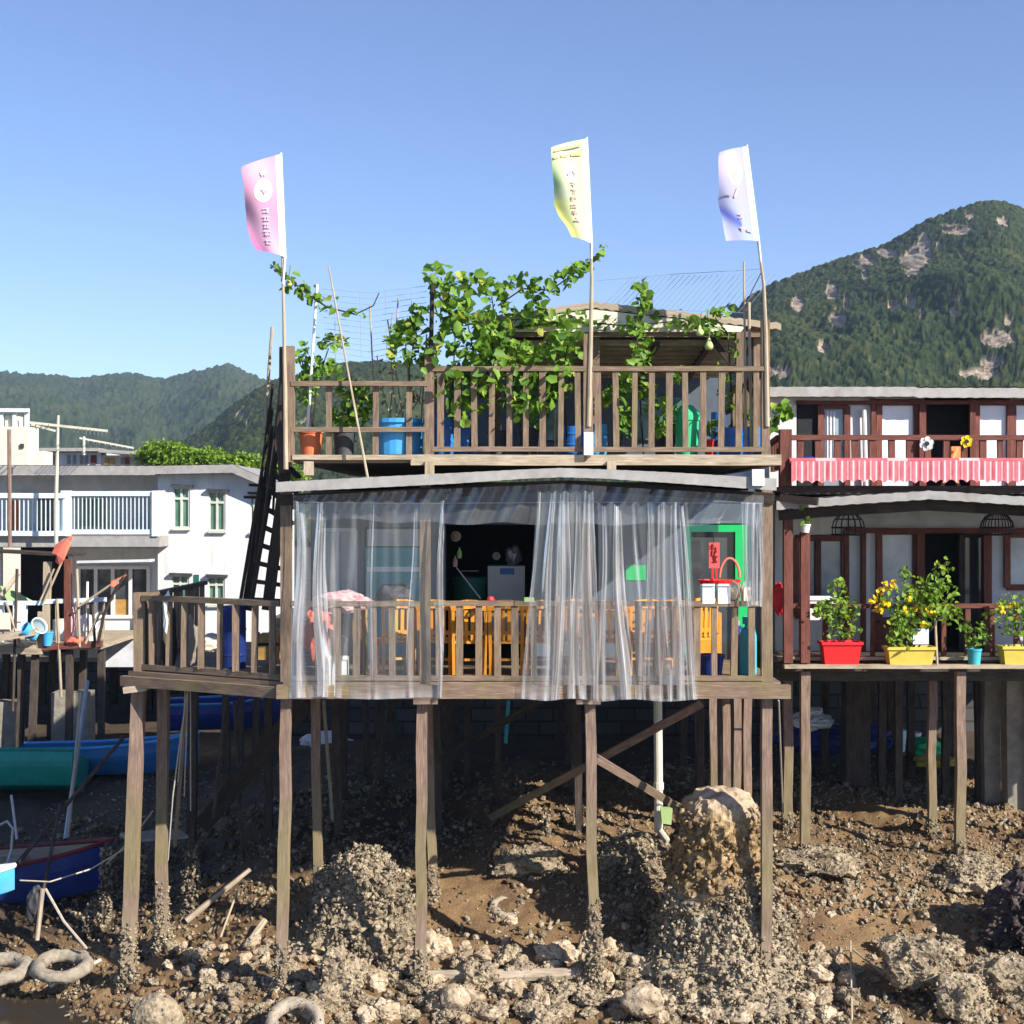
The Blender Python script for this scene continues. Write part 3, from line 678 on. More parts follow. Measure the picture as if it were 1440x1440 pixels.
# ================================================================ the stilt house in the middle
def beam_px(mb,a,b,w,h,D=None,**k):
    A=P(*a) if len(a)==3 else P(a[0],a[1],D); B=P(*b) if len(b)==3 else P(b[0],b[1],D)
    return mb.beam(A,B,w,h,**k)
def railing(parent,A,B,zt,zb,n,mat,wt=.08,bw=.075,label=None,skip=(),ext=0,rail_h=.06,bots=True,sub='baluster',zbal=None):
    """A, B: floor-plan ends (x, y)"""
    a=Vector((A[0],A[1],0)); b=Vector((B[0],B[1],0))
    m=MB().beam(a+Vector((0,0,zt)),b+Vector((0,0,zt)),wt,rail_h)
    r=build(m,'railing',mat,parent)
    if label: r['label']=label
    if bots: build(MB().beam(a+Vector((0,0,zb)),b+Vector((0,0,zb)),wt*.8,rail_h),'bottom_rail',mat,r)
    for i in range(n):
        t=(i+.5)/n
        if i in skip: continue
        c=a.lerp(b,t); j=R(-.012,.012)
        build(MB().beam(c+Vector((j,.0,(zbal or zb)+.025)),c+Vector((j+R(-.012,.012),0,zt-.03)),bw*R(.85,1.1),bw*.6),sub,mat,r)
    return r
H=thing('stilt_house','weathered wooden stilt house in the middle, with plastic curtained veranda and planted roof deck','house',(0.2,17.1,.3))
ZD=3.97; XL,XR=PX(398,17),PX(1086,17)
def crusted(st,x,y,z0,z1,r,n):
    n=int(n*2.6); k=RNG.uniform(0,1,n)**1.5; an=RNG.uniform(0,6.28,n); rr=r*RNG.uniform(.8,1.35,n)*(1.2-.4*k)
    n=len(k); V,F=shards(np.stack([x+np.cos(an)*rr,y+np.sin(an)*rr,z0+(z1-z0)*k],1),RNG.uniform(.02,.055,n))
    o=npmesh('oyster_crust',V,F,M['shell'],st); o['kind']='stuff'; return o
def stilt(parent,top,foot,wd,mat='stilt',crust=0,ch=.6,name='stilt',dep=None):
    top=Vector(top); foot=Vector(foot); foot.z-=.15
    o=build(MB().beam(foot,top,wd,dep or wd,wob=.009),name,M[mat],parent)
    if crust:
        f=top-foot
        crusted(o,foot.x+f.x*.1,foot.y+f.y*.1,foot.z+.1,foot.z+.15+ch,wd*.6,crust)
    return o
# front stilts
for (tx,fx,cn,ch) in ((403,396,110,.6),(594,590,160,.55),(829,836,330,1.1),(1078,1076,60,.3)):
    x0=PX(tx,17.08); x1=PX(fx,17.08); stilt(H,(x0,17.08,ZD-.17),(x1,17.08,gzs(x1,17.08)),.125,'stilt',cn,ch)
# left wing stilts
x=PX(178,18.2); stilt(H,(PX(196,18.25),18.25,ZD-.15),(x,18.25,gzs(x,18.25)),.16,'stilt',160,.85)
x=PX(227,18.9); stilt(H,(PX(230,18.9),18.9,ZD-.1),(x,18.9,gzs(x,18.9)),.14,'stilt',260,.9)
for (px,D,fx,w) in ((274,21.5,268,.13),(318,23.5,318,.11),(360,25.2,360,.12),(376,21.8,378,.12),(338,26.5,338,.12)):
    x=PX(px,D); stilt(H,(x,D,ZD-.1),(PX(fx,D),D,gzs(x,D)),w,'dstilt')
# rows behind
for D in (19.0,21.0,23.0,25.0,27.4):
    for x0 in (-2.66,-1.08,.98,3.0):
        if D==19.0 and x0==.98: continue
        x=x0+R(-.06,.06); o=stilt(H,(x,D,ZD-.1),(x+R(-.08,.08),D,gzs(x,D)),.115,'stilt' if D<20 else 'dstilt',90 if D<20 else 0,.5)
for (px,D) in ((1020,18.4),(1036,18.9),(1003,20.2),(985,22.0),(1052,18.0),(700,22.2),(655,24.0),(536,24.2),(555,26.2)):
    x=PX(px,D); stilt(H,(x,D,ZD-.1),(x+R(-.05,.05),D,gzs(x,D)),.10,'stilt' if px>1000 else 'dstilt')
# braces
build(MB().beam(P(985,990,17.2),P(690,1150,21.0),.10,.05,ref=(0,1,0)),'brace',M['stilt'],H)
build(MB().beam(P(838,1066,17.25),P(962,1140,19.2),.10,.05,ref=(0,1,0)),'brace',M['stilt'],H)
build(MB().beam(P(285,1160,21.2),P(432,985,19.6),.26,.10,ref=(0,1,0)),'brace',M['dark'],H)
build(MB().beam(P(760,985,20.0),P(600,1080,23.0),.09,.05,ref=(0,1,0)),'brace',M['dstilt'],H)
# deck; unseen rear run extended to shade the embankment
m=MB().box((XL,17.0,ZD-.10),(XR+.1,28.2,ZD))
build(m,'deck',M['wood'],H)
build(MB().beam((XL-.06,16.94,ZD-.11),(PX(1111,16.94),16.94,ZD-.11),.12,.16),'deck_beam',M['wood'],H)
for y in (18.2,19.6,21.2,22.8,24.6,26.4): build(MB().beam((XL,y,ZD-.18),(XR+.08,y,ZD-.18),.10,.15),'joist',M['dstilt'],H)
build(MB().prism([(XL,17.02,ZD-.1),(PX(181,18.22),18.2,ZD-.1),(PX(181,18.2),22.3,ZD-.1),(XL-.002,22.3,ZD-.1)],(0,0,.095)),'side_deck',M['wood'],H)
build(MB().beam((XL,16.98,ZD-.13),(PX(172,18.2),18.22,ZD-.13),.10,.13),'side_deck_beam',M['wood'],H)
for y in (19.0,20.4,22.1): build(MB().beam((XL-.01,y,ZD-.17),(-4.9,y,ZD-.17),.09,.13),'joist',M['dstilt'],H)
build(MB().beam((PX(197,18.2),18.3,ZD-.14),(-4.8,22.2,ZD-.14),.1,.12),'joist',M['dstilt'],H)
for px in (598,826): build(MB().beam((PX(px-16,17),16.97,ZD-.22),(PX(px+18,17),16.97,ZD-.22),.16,.07),'bracket',M['stilt'],H)
build(MB().beam(P(176,970,18.15),P(208,966,18.15),.2,.08),'bracket',M['plank'],H)
# veranda posts
for px,w in ((402,.13),(598,.125),(826,.12),(1079,.13)):
    build(MB().beam((PX(px,17.0),17.05,ZD),(PX(px,17.0),17.05,PZ(682,17.0)),w,.11),'post',M['wood'],H)
zt=PZ(849,17.0); zb=PZ(954,17.0)
for a,b,n in ((402,598,7),(598,826,8),(826,1079,9)):
    railing(H,(PX(a+7,17),17.03),(PX(b-7,17),17.03),zt,zb,n,M['wood'],.09,.08)
# railing of the left wing
A=(PX(202,18.2),18.2); B=(PX(396,17.05),17.07)
railing(H,A,B,ZD+.93,ZD+.05,8,M['wood'],.09,.085,'weathered railing of the narrow left wing',rail_h=.07)
build(MB().beam((PX(197,18.22),18.24,ZD-.1),(PX(197,18.22),18.24,ZD+1.0),.15,.13),'post',M['wood'],H)
railing(H,(PX(196,18.3),18.36),(PX(196,18.2)-.02,22.2),ZD+.93,ZD+.05,11,M['wood'],.08,.07,'weathered side railing of the narrow left wing')
# walls of the lower storey
DW=19.5; ZT=6.42
def wb(mb,p0,p1,q0,q1,D,th=.08): return mb.box((PX(p0,D),D,PZ(q1,D)),(PX(p1,D),D+th,PZ(q0,D)))
m=MB()
for a in ((437,512,690,745),(437,450,745,928),(500,512,745,928),(450,500,850,928),(512,594,690,741),(594,627,690,928),(627,752,690,738),(752,963,690,742),(752,880,742,928),(880,908,742,795),(880,908,816,928),(908,963,742,928),(963,1048,690,736),(1048,1030+32,690,928)):
    wb(m,*a,DW,.08)
xw0=PX(437,DW); xw1=PX(1062,DW)
m.box((xw0,DW+.082,ZD),(xw0+.08,24.4,ZT)); m.box((xw1-.08,DW+.082,ZD),(xw1,24.4,ZT)); m.box((xw0,24.4,ZD),(xw1,24.5,ZT))
build(m,'wall',M['dblue'],H)
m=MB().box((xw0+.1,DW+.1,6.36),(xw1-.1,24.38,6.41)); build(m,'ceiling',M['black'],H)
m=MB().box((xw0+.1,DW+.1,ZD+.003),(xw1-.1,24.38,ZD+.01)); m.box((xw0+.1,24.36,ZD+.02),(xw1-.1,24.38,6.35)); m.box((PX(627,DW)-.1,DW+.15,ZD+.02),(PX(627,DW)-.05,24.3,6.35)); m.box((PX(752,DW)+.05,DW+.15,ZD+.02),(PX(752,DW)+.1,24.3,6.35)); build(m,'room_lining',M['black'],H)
f=build(MB().box((PX(450,DW),DW+.02,PZ(850,DW)),(PX(500,DW),DW+.05,PZ(745,DW))),'window',M['gblue'],H)
m=MB(); 
for a,b in (((450,745),(500,745)),((450,850),(500,850)),((475,745),(475,850)),((450,745),(450,850)),((500,745),(500,850))): m.beam(P(a[0],a[1],DW-.01),P(b[0],b[1],DW-.01),.05,.05)
build(m,'frame',M['wgrey'],f)
d=build(wb(MB(),514,592,770,927,DW-.02,.05),'door',M['teal'],H); build(wb(MB(),516,590,797,804,DW-.035,.012),'white_strip',M['wplastic'],d)
build(wb(MB(),516,590,744,768,DW-.03,.04),'fanlight',M['gblue'],d)
d=build(wb(MB(),972,1036,748,927,DW+.05,.04),'door',M['gdark'],H); d['label']='black glazed door in a bright green frame'
m=wb(MB(),1034,1051,738,927,DW-.03,.07); wb(m,1010,1034,738,748,DW-.03,.07); build(m,'door_frame',M['green'],d); m=wb(MB(),963,1010,738,748,DW-.028,.066); wb(m,963,972,748,927,DW-.03,.07); build(m,'door_jamb',M['dgreen'],d)
build(wb(MB(),880,908,795,816,DW-.01,.05),'hatch',M['green'],H)
# veranda roof
ptx=[388,500,640,740,790,850,940,1092]; top=[678,672,665,660,658,660,664,673]; bot=[692,687,680,673,671,673,679,690]
m=MB(); D=16.55
def eave(u,v):
    px=lerp(388,1092,u); a=PZ(interp(px,ptx,top),D); b=PZ(interp(px,ptx,bot),D)
    ring=[(0,a),(0,b),(.09,b+.01),(.09,a-.012),(2.9,a+.0),(2.9,a+.015),(0,a)]
    k=int(round(v*6)); q=ring[k]; w=.006*math.sin(px*.33)
    return (PX(px,D),D+q[0],q[1]+(w if k in(3,4,5) else w*.35))
m.grid(eave,90,6); build(m,'veranda_roof',M['grey'],H)
m=MB()
for i in range(12):
    a=lerp(392,1088,i/12); b=lerp(392,1088,(i+1)/12)
    m.beam((PX(a,17),17.0,PZ(interp(a,ptx,bot),D)-.09),(PX(b,17),17.0,PZ(interp(b,ptx,bot),D)-.09),.09,.13,segs=1)
build(m,'dark_eave_strip',M['dark'],H)  # dark strip standing in for the shadow under the eave
for px in (640,720,905,990): build(MB().beam((PX(px,17),17.02,PZ(interp(px,ptx,bot),D)-.06),(PX(px,17),19.45,6.36),.05,.08),'rafter',M['dark'],H)
build(MB().box((PX(1058,16.5),16.5,PZ(683,16.5)),(PX(1075,16.5),16.56,PZ(660,16.5))),'roof_patch',M['wplastic'],H)
# ---- upper deck
DU=17.5; ZU=6.70
build(MB().box((PX(412,DU),DU+.06,ZU-.09),(PX(1092,DU),24.5,ZU-.003)),'upper_deck',M['wood'],H)
build(MB().beam((PX(578,DU),DU,PZ(647,DU)),(PX(1098,DU),DU,PZ(647,DU)),.10,.13),'deck_beam',M['plank'],H)
build(MB().beam((PX(412,DU),DU-.02,PZ(643,DU)),(PX(580,DU),DU-.02,PZ(643,DU)),.09,.06),'deck_beam',M['plank'],H)
build(MB().beam((PX(1098,DU)-.05,DU+.06,6.64),(PX(1098,DU)-.05,24.4,6.64),.1,.13),'deck_beam',M['wood'],H)
for px,t,w in ((407,487,.12),(604,497,.115),(827,470,.115),(1076,450,.10),(1040,468,.09)):
    D=DU if px!=1040 else 17.9
    build(MB().beam((PX(px,D),D,PZ(650,D)),(PX(px,D),D,PZ(t,D)),w,.10),'post',M['wood'],H)
for px in (434,604,860): build(MB().beam((PX(px,17.4),17.42,6.45),(PX(px,17.4),17.42,6.62),.11,.09),'post',M['plank'],H)
z1=PZ(519,DU); z2=PZ(632,DU)
railing(H,(PX(608,DU),DU-.02),(PX(824,DU),DU-.02),z1,z2,9,M['wood'],.085,.075)
railing(H,(PX(830,DU),DU-.02),(PX(1074,DU),DU-.02),z1,z2,10,M['wood'],.085,.075)
railing(H,(PX(1079,DU)+.02,DU+.06),(PX(1079,DU)+.04,20.6),z1,z2,12,M['wood'],.08,.07,'upper side railing at the right')
r=railing(H,(PX(410,DU),DU-.02),(PX(602,DU),DU-.02),PZ(540,DU),PZ(604,DU),0,M['wood'],.085,.07,'upper left railing of two bare rails')
for px in (462,528,575): build(MB().beam((PX(px,DU),DU+.03,PZ(648,DU)),(PX(px+R(-1,1),DU),DU+.03,PZ(541,DU)),.07,.05),'baluster',M['wood'],r)
# ---- hut on the upper deck
DH=18.4; zc=PZ(473,DH)
def hr(px): return PZ(interp(px,[660,690,835,1095],[452,446,426,456]),DH)
m=MB()
def hutroof(u,v):
    px=lerp(665,1096,u); k=int(round(v*4)); q=[(0,hr(px)),(0,hr(px)-.085),(.06,hr(px)-.085),(.06,hr(px)-.03),(4.2,hr(px)-.03)][k]
    q2=(4.2,hr(px)+.0); return (PX(px,DH),DH-.12+q[0],q[1]+.01*math.sin(px*.4))
m.grid(hutroof,60,4)
m.grid(lambda u,v:(PX(lerp(665,1096,u),DH),DH-.12+4.2*v,hr(lerp(665,1096,u))+.01*math.sin(lerp(665,1096,u)*.4)),60,2)
build(m,'hut_roof',M['plank'],H)
m=MB()
m.prism([(PX(692,DH),DH-.11,zc+.045),(PX(1040,DH),DH-.11,zc+.045),(PX(1046,DH),DH-.11,hr(1046)-.1),(PX(835,DH),DH-.11,hr(835)-.1),(PX(692,DH),DH-.11,hr(692)-.1)],(0,.04,0)); build(m,'gable_board',M['cream'],H)
build(MB().beam((PX(688,DH),DH-.03,zc+.02),(PX(1078,DH),DH-.03,zc+.02),.06,.07),'hut_beam',M['wood'],H)
m=MB().grid(lambda u,v:(lerp(PX(690,DH),PX(1075,DH),u),lerp(DH+.05,21.0,v),zc+.03-.26*v),2,2); build(m,'hut_ceiling',M['dark'],H)
for k in range(9):
    y=DH+.30+k*.27; z=zc-.02-.10*(y-DH); build(MB().beam((PX(700,DH),y,z),(PX(1060,DH),y,z),.05,.075),'batten',M['plank'],H)
for px in (838,740,925,1000): build(MB().beam((PX(px,DH),DH+.1,zc-.075),(PX(px,DH),21.0,zc-.33),.07,.06),'batten',M['dstilt'],H)
for px in (700,838,1064): build(MB().beam((PX(px,DH+.1),DH+.1,ZU),(PX(px,DH+.1),DH+.1,zc),.09,.09),'hut_post',M['wood'],H)
build(MB().beam(P(1064,560,DH+.15),P(1000,474,DH+.15),.07,.05,ref=(0,1,0)),'hut_brace',M['dark'],H)
m=MB().box((-1.2,21.8,ZU),(3.2,21.9,zc-.06)); build(m,'hut_wall',M['dblue'],H)
for px,w in ((760,60),(930,70)):
    build(MB().box((PX(px-w*.5,21.7),21.74,7.1),(PX(px+w*.5,21.7),21.79,7.75)),'hut_window',M['ggreen'],H)
# stairs at the left side
S=thing('ladder','steep dark wooden ladder stair leaning up the left side of the house','ladder',(PX(360,18.6),18.7,ZD))
a0,a1=P(347,858,18.9),P(390,600,18.9); b0,b1=P(376,858,18.3),P(404,640,18.3)
build(MB().beam(a0,a1,.14,.07,ref=(0,1,0)),'stringer',M['dark'],S); build(MB().beam(b0,b1,.14,.07,ref=(0,1,0)),'stringer',M['dark'],S)
for k in range(10):
    t=(k+.6)/10; build(MB().beam(a0.lerp(a1,t),b0.lerp(b1,t)+Vector((.18,0,0)),.06,.05),'rung',M['dark'],S)
pole('handrail_pole',P(336,858,18.7),P(384,570,18.9),.025,'dark','dark bare pole left of the ladder stair, nearest the white house','pole')
pole('handrail_pole',P(352,856,18.2),P(390,610,18.4),.022,'dark','dark bare pole leaning against the ladder stair','pole')
for k,(py,x0,x1) in enumerate(((682,350,384),(699,343,378))): pole('crosspiece',P(x0,py,18.75),P(x1+4,py+1,18.75),.02,'dark','short dark crosspiece tied over the ladder poles, '+('upper' if k==0 else 'lower')+' of two','crosspiece')
m=MB().tube([P(400,665,18.2),P(396,600,18.15),P(399,540,18.1),P(397,488,18.1)],[.075,.085,.06,.04],10); solo(m,'charred_post',M['dstilt'],'rough charred tree trunk post beside the upper left corner','post')
pole('bamboo_pole',P(372,600,18.4),P(383,460,18.4),.022,'bamboo','slim grey pole standing at far left of the roof deck','pole')
for k,(a,b,c,d,r,w) in enumerate(((350,800,384,540,.018,'leftmost'),(358,790,377,575,.015,'second from left'),(366,770,393,560,.02,'middle'),(372,740,380,600,.014,'second from right'),(384,720,392,570,.018,'rightmost'))):
    pole('thin_pole',P(a,b,18.5+.06*k),P(c,d,18.6+.05*k),r,'dark' if k%2==0 else 'dstilt','thin dark pole in the tangle at the ladder top, '+w+' of five','pole')
# white cream pipe and green tag
pp=thing('drain_pipe','cream plastic drain pipe dropping to the mud under the house','pipe',(PX(925,20.2),20.2,gzs(PX(925,20.2),20.2)))
build(MB().tube([P(925,985,20.2),P(926,1100,20.2),P(926,1170,20.2)],.062,12),'pipe',M['pvc'],pp); build(MB().tube([P(926,1100,20.2),P(926,1110,20.2)],.075,12),'collar',M['pvc'],pp)
build(MB().tube([P(926,1166,20.2),P(940,1185,20.0)],.05,10),'elbow',M['pvc'],pp)
m=MB().prism([P(929,1137,19.95),P(946,1137,19.95),P(944,1160,19.95),P(931,1158,19.95)],(0,.12,0)); solo(m,'plastic_tub',M['lgreen'],'small pale green plastic tub hanging on the cream drain pipe','tub')
for k,(a,b,c,d,D,l) in enumerate(((300,1150,318,985,20.5,'thin grey pole leaning under the left wing, right of the dark diagonal brace'),(246,1190,262,985,19.5,'thin pale pole leaning behind the second left stilt'),(342,1210,330,985,21.0,'slim upright pole in the shade left of the first front stilt'),(470,1180,455,985,21.5,'slim pole in the shade just right of the first front stilt'),(520,1150,548,985,22.4,'slim leaning pole in the dark behind the oyster mound'))):
    pole('thin_pole',P(a,b,D),P(c,d,D),.028,('dstilt','stilt','dstilt','bamboo','dstilt')[k],l,'pole')
pole('hose',P(715,985,22.5),P(711,1045,22.5),.03,'teal','thin turquoise pipe hanging below the dark middle of the deck','pipe')
# ================================================================ leaves and plants
def leafmesh(C,size,bias=(0,-.5,.6),bend=.35,wide=.8,spread=.8):
    """broad folded leaves: 6 points, two quads each"""
    C=np.asarray(C,float); n=len(C); size=np.asarray(size,float)*np.ones(n)
    nr=RNG.normal(size=(n,3))*spread+np.array(bias); nr/=np.linalg.norm(nr,axis=1)[:,None]
    t=RNG.normal(size=(n,3))+np.array((0,0,-.5)); t-=nr*(t*nr).sum(1)[:,None]; t/=np.linalg.norm(t,axis=1)[:,None]; b=np.cross(nr,t)
    L=[(0,0,0),(.25,-.5,bend),(.72,-.36,bend*.8),(1.05,0,-.12),(.72,.36,bend*.8),(.25,.5,bend)]
    V=np.zeros((n,6,3))
    for k,(u,v,w) in enumerate(L):
        j=RNG.uniform(.8,1.2,n)
        V[:,k]=C+(t*((u-.5)*j)[:,None]+b*(v*wide*2*j*.5)[:,None]*1.0+nr*(w*.45))*size[:,None]
    F=np.array([(0,1,2,3),(3,4,5,0)])[None]+6*np.arange(n)[:,None,None]
    return V.reshape(-1,3),F.reshape(-1,4)
def clusters(cl,D,per,depth):
    out=[]
    for c in cl:
        px,py,rx,ry=c[:4]; d=D if len(c)<5 else c[4]; n=max(3,int(per*rx*ry/100.0))
        a=RNG.uniform(0,6.283,n); r=np.sqrt(RNG.uniform(0,1,n)); q=fbm(a*1.3+px*.1,a*0+py*.1,3,9)*.9+.55
        x=px+np.cos(a)*r*rx*q; y=py+np.sin(a)*r*ry*q; d=d+RNG.normal(0,depth,n)
        out.append(np.stack([(x-720)/FL*d,d,ZC-(y-720)/FL*d],1))
    return np.concatenate(out)
def along(pts,D,n,sp,depth=.06):
    pts=np.array(pts,float); t=RNG.uniform(0,len(pts)-1,n); x=np.interp(t,range(len(pts)),pts[:,0])+RNG.normal(0,sp,n); y=np.interp(t,range(len(pts)),pts[:,1])+RNG.normal(0,sp,n)
    d=D+RNG.normal(0,depth,n); return np.stack([(x-720)/FL*d,d,ZC-(y-720)/FL*d],1)
def vine(name,label,cl,D,per,size,stems,lines=(),depth=.12,mat='leaf',group=None,root=None,sr=.009,cat='vine',smat='dark'):
    C=[clusters(cl,D,per,depth)] if cl else []
    for (pts,n,sp) in lines: C.append(along(pts,D,n,sp))
    C=np.concatenate(C); r=root or (stems[0][0] if stems else cl[0][:2])
    t=thing(name,label,cat,P(r[0],r[1],D),group)
    V,F=leafmesh(C,(.4+.95*RNG.uniform(0,1,len(C))**.9)*size); npmesh('foliage',V,F,M[mat],t)
    if stems:
        m=MB()
        for s in stems: m.tube([P(q[0],q[1],D+(q[2] if len(q)>2 else 0)) for q in s],[sr*(1.3-.7*i/len(s)) for i in range(len(s))],5)
        o=build(m,'stem',M[smat],t); o['kind']='stuff'
    return t
vine('climbing_vine','large leafy gourd vine draped thickly over the middle of the roof deck railing',
  [(563,482,22,30),(585,452,20,24),(615,392,22,20),(640,428,28,38),(662,398,26,16),(690,408,24,16),(655,470,38,42),(636,545,30,30),(675,520,38,34),(715,545,38,36),(765,548,42,30),(722,498,46,26),(778,505,34,34),(797,470,18,24),(700,450,34,22),(756,585,16,16),(650,578,26,18),(602,500,20,26),(730,575,18,14)],
  17.68,10,.125,[[(640,640,.2),(636,560),(640,470),(620,390)],[(745,640,.2),(720,560),(700,470),(690,410)],[(800,640,.2),(790,540),(800,470)],[(580,640,.3),(575,520),(590,440)],[(660,640,.2),(670,520),(655,440),(662,395)]],[([(620,545),(680,560),(740,560),(800,540)],60,16)],.2)
vine('climbing_vine','leafy vine branch reaching up the middle flagpole',[(735,402,36,14),(765,412,22,18),(790,396,22,13),(815,378,20,11),(760,440,26,14)],17.7,9,.11,
  [[(700,430),(735,406),(775,408),(805,386),(838,366),(850,347)]],[([(800,386),(836,368),(851,346)],26,3.5)],.1)
vine('climbing_vine','narrow upright vine climbing before the slatted hut roof',[(903,425,15,24),(893,455,14,18),(905,490,15,22),(896,518,16,16),(888,548,20,20),(912,560,18,20),(930,600,12,16),(872,540,10,18),(940,575,12,18),(955,530,10,14),(880,600,14,18)],17.75,12,.105,
  [[(905,640,.2),(900,560),(896,470),(905,392)]],[([(903,440),(906,392)],22,4)],.1)
vine('climbing_vine','thin vine with hanging gourds at the right end of the hut roof',[(985,452,22,9),(1012,440,14,7),(1030,485,9,18),(1020,520,10,18),(1026,562,18,16),(1000,470,14,9)],17.8,9,.10,
  [[(1030,640,.2),(1028,540),(1024,470),(985,448),(940,455)],[(1024,470),(1000,440),(1030,428)]],[([(1000,440),(1034,428)],10,4)],.1)
vine('climbing_vine','low straggling vine lying along the hut roof edge',[],18.22,4,.095,[[(700,462),(800,452),(880,458),(950,452),(1020,462)]],[([(695,458),(760,448),(830,452)],90,6),([(840,455),(890,462),(960,452),(1015,462)],80,7)],.05)
vine('climbing_vine','leafy sprig hanging from the left flagpole over thin strings',[],17.6,4,.095,[[(460,432),(430,412),(402,388),(380,372)],[(460,432),(500,442),(525,430),(533,412)]],[([(402,392),(430,412),(462,430)],75,6.5),([(382,374),(398,384)],7,2.5),([(490,440),(512,442)],8,2.5)],.05)
vine('garden_plant','bushy plant with a yellow-green crown behind the orange pot',[(466,482,24,12),(446,515,18,18),(433,545,16,24),(470,520,14,14),(425,500,12,16)],17.95,16,.10,[[(440,606,.1),(445,540),(462,490)],[(440,606,.1),(430,540),(424,500)]],[],.12,'leaf',None,(437,606),cat='plant')
vine('garden_plant','dense dark green plant behind the dark grey pot',[(500,575,24,26),(478,590,18,20),(515,560,14,18),(490,545,18,14)],18.2,18,.10,[[(485,606),(492,560),(505,540)]],[],.14,'leaf',None,(485,606),cat='plant')
vine('garden_plant','dry twiggy plant above the wide blue tub',[(560,545,28,34),(585,560,16,24),(545,510,14,22)],18.1,2.2,.07,[[(560,600),(552,540),(548,470),(552,440)],[(562,600),(575,540),(570,480)],[(565,600),(590,560),(600,500)],[(555,600),(540,560),(530,500)]],[],.15,'leafd',None,(560,600),cat='plant',smat='plank')
vine('garden_plant','plant with large leaves poking out beyond the right corner of the roof deck',[(1098,580,14,14),(1085,600,8,14),(1104,572,8,8)],18.3,12,.12,[[(1062,630),(1080,600),(1100,580)]],[],.08,'leaf',None,(1062,630),cat='plant')
vine('garden_plant','leafy plant standing before the green bin on the roof deck',[(860,560,14,18),(878,590,14,18),(945,600,14,12)],18.15,17,.10,[[(865,636),(862,580)],[(870,636),(880,590)]],[],.12,'leaf',None,(865,636),cat='plant')
vine('garden_plant','low leafy plant among the blue drums at the right of the roof deck',[(1000,600,16,14),(1050,585,16,12),(1035,605,12,10)],18.2,17,.09,[[(1030,636),(1020,600)],[(1030,636),(1050,590)]],[],.12,'leaf',None,(1030,636),cat='plant')
def gourd(px,py,D,r,label):
    c=P(px,py,D); m=MB().lathe(c,[(0,-1.2*r),(r*.75,-1.0*r),(r,-.35*r),(r*.85,.2*r),(r*.5,.75*r),(r*.45,1.1*r),(r*.2,1.5*r),(.01,1.6*r)],14)
    t=thing('gourd',label,'gourd',c); build(m,'fruit',M['gourd'],t,smooth=True); build(MB().tube([c+Vector((0,0,1.5*r)),c+Vector((.02,0,1.5*r+.16))],.006,5),'stalk',M['leaf'],t)
gourd(997,485,17.7,.055,'pale green gourd hanging lowest under the right end of the hut roof')
gourd(984,466,17.75,.05,'pale green gourd hanging left of the lowest one under the hut roof')
gourd(406,398,17.52,.04,'small pale gourd hanging beside the left flagpole')
# ================================================================ pots and drums on the roof deck
def pot(name,label,px,pyt,pyb,wpx,D,mat,cat,taper=.78,rim=True,handles=False,group=None,soil=True):
    c=P(px,pyb,D); h=PZ(pyt,D)-c.z; r=wpx/2/FL*D; t=thing(name,label,cat,c,group)
    prof=[(r*taper,0),(lerp(r*taper,r,.5),h*.5),(r*.97,h*.88)]+([(r*1.06,h*.88),(r*1.06,h),(r*.96,h),(r*.9,h*.9)] if rim else [(r,h),(r*.94,h),(r*.9,h*.9)])
    build(MB().lathe(c,prof,24,True),'body',M[mat],t,smooth=False)
    if soil: build(MB().lathe(c+Vector((0,0,h*.88)),[(r*.93,0),(.001,.02)],24),'soil',M['dark'],t)
    if handles: build(MB().torus(c+Vector((0,-r*1.0,h*.8)),r*.3,.012,(0,1,0),14,6),'handle',M[mat],t)
    return t
def drum(label,px,pyt,pyb,wpx,D,mat='blue',group='blue plastic drums on the roof deck',cut=True):
    c=P(px,pyb,D); h=PZ(pyt,D)-c.z; r=wpx/2/FL*D; t=thing('plastic_drum',label,'drum',c,group)
    build(MB().lathe(c,[(r*.93,0),(r,h*.06),(r,h*.30),(r*1.035,h*.33),(r*1.035,h*.37),(r,h*.40),(r,h*.68),(r*1.035,h*.71),(r*1.035,h*.75),(r,h*.78),(r*.99,h),(r*.93,h),(r*.92,h*.9)],28,True),'body',M[mat],t)
    build(MB().lathe(c+Vector((0,0,h*.9)),[(r*.93,0),(.001,.02)],24),'soil',M['dark'],t); return t
pot('flower_pot','orange terracotta pot at the left end of the roof deck',437,605,641,34,17.75,'terra','flower pot')
pot('flower_pot','dark grey pot beside the orange one on the roof deck',484,604,641,32,17.75,'blackpot','flower pot')
pot('planter_tub','wide light blue tub on the roof deck behind the leaning bamboo pole',560,590,640,72,17.85,'lblue','tub',.95,True)
drum('blue drum just right of the left corner post, partly behind vine leaves',622,588,640,38,17.9)
drum('blue drum third from the left corner post, below the big vine',652,592,640,34,18.1)
drum('low blue drum left of the middle flagpole post',808,600,640,34,17.95)
drum('light blue low drum right behind the middle flagpole post',838,597,640,32,17.9,'lblue')
drum('blue drum left of the corner in the right end group',1028,602,640,34,17.9)
drum('blue drum at the right end corner of the roof deck',1056,601,640,34,17.95)
drum('small blue drum behind the others at the right end',1010,580,640,20,18.6)
t=pot('bin','bright green lidded bin on the roof deck behind the railing',966,585,640,36,18.0,'pgreen','bin',.85,True,False,None,False)
build(MB().lathe(P(966,585,18.0),[(.17,0),(.165,.03),(.08,.13),(.03,.15),(.001,.155)],20),'lid',M['pgreen'],t)
pot('bucket','black tub beside the green bin on the roof deck',935,596,640,34,18.3,'blackpot','bucket')
pot('bucket','dark low pot in the middle of the roof deck, under the vine',745,602,640,36,18.2,'blackpot','bucket')
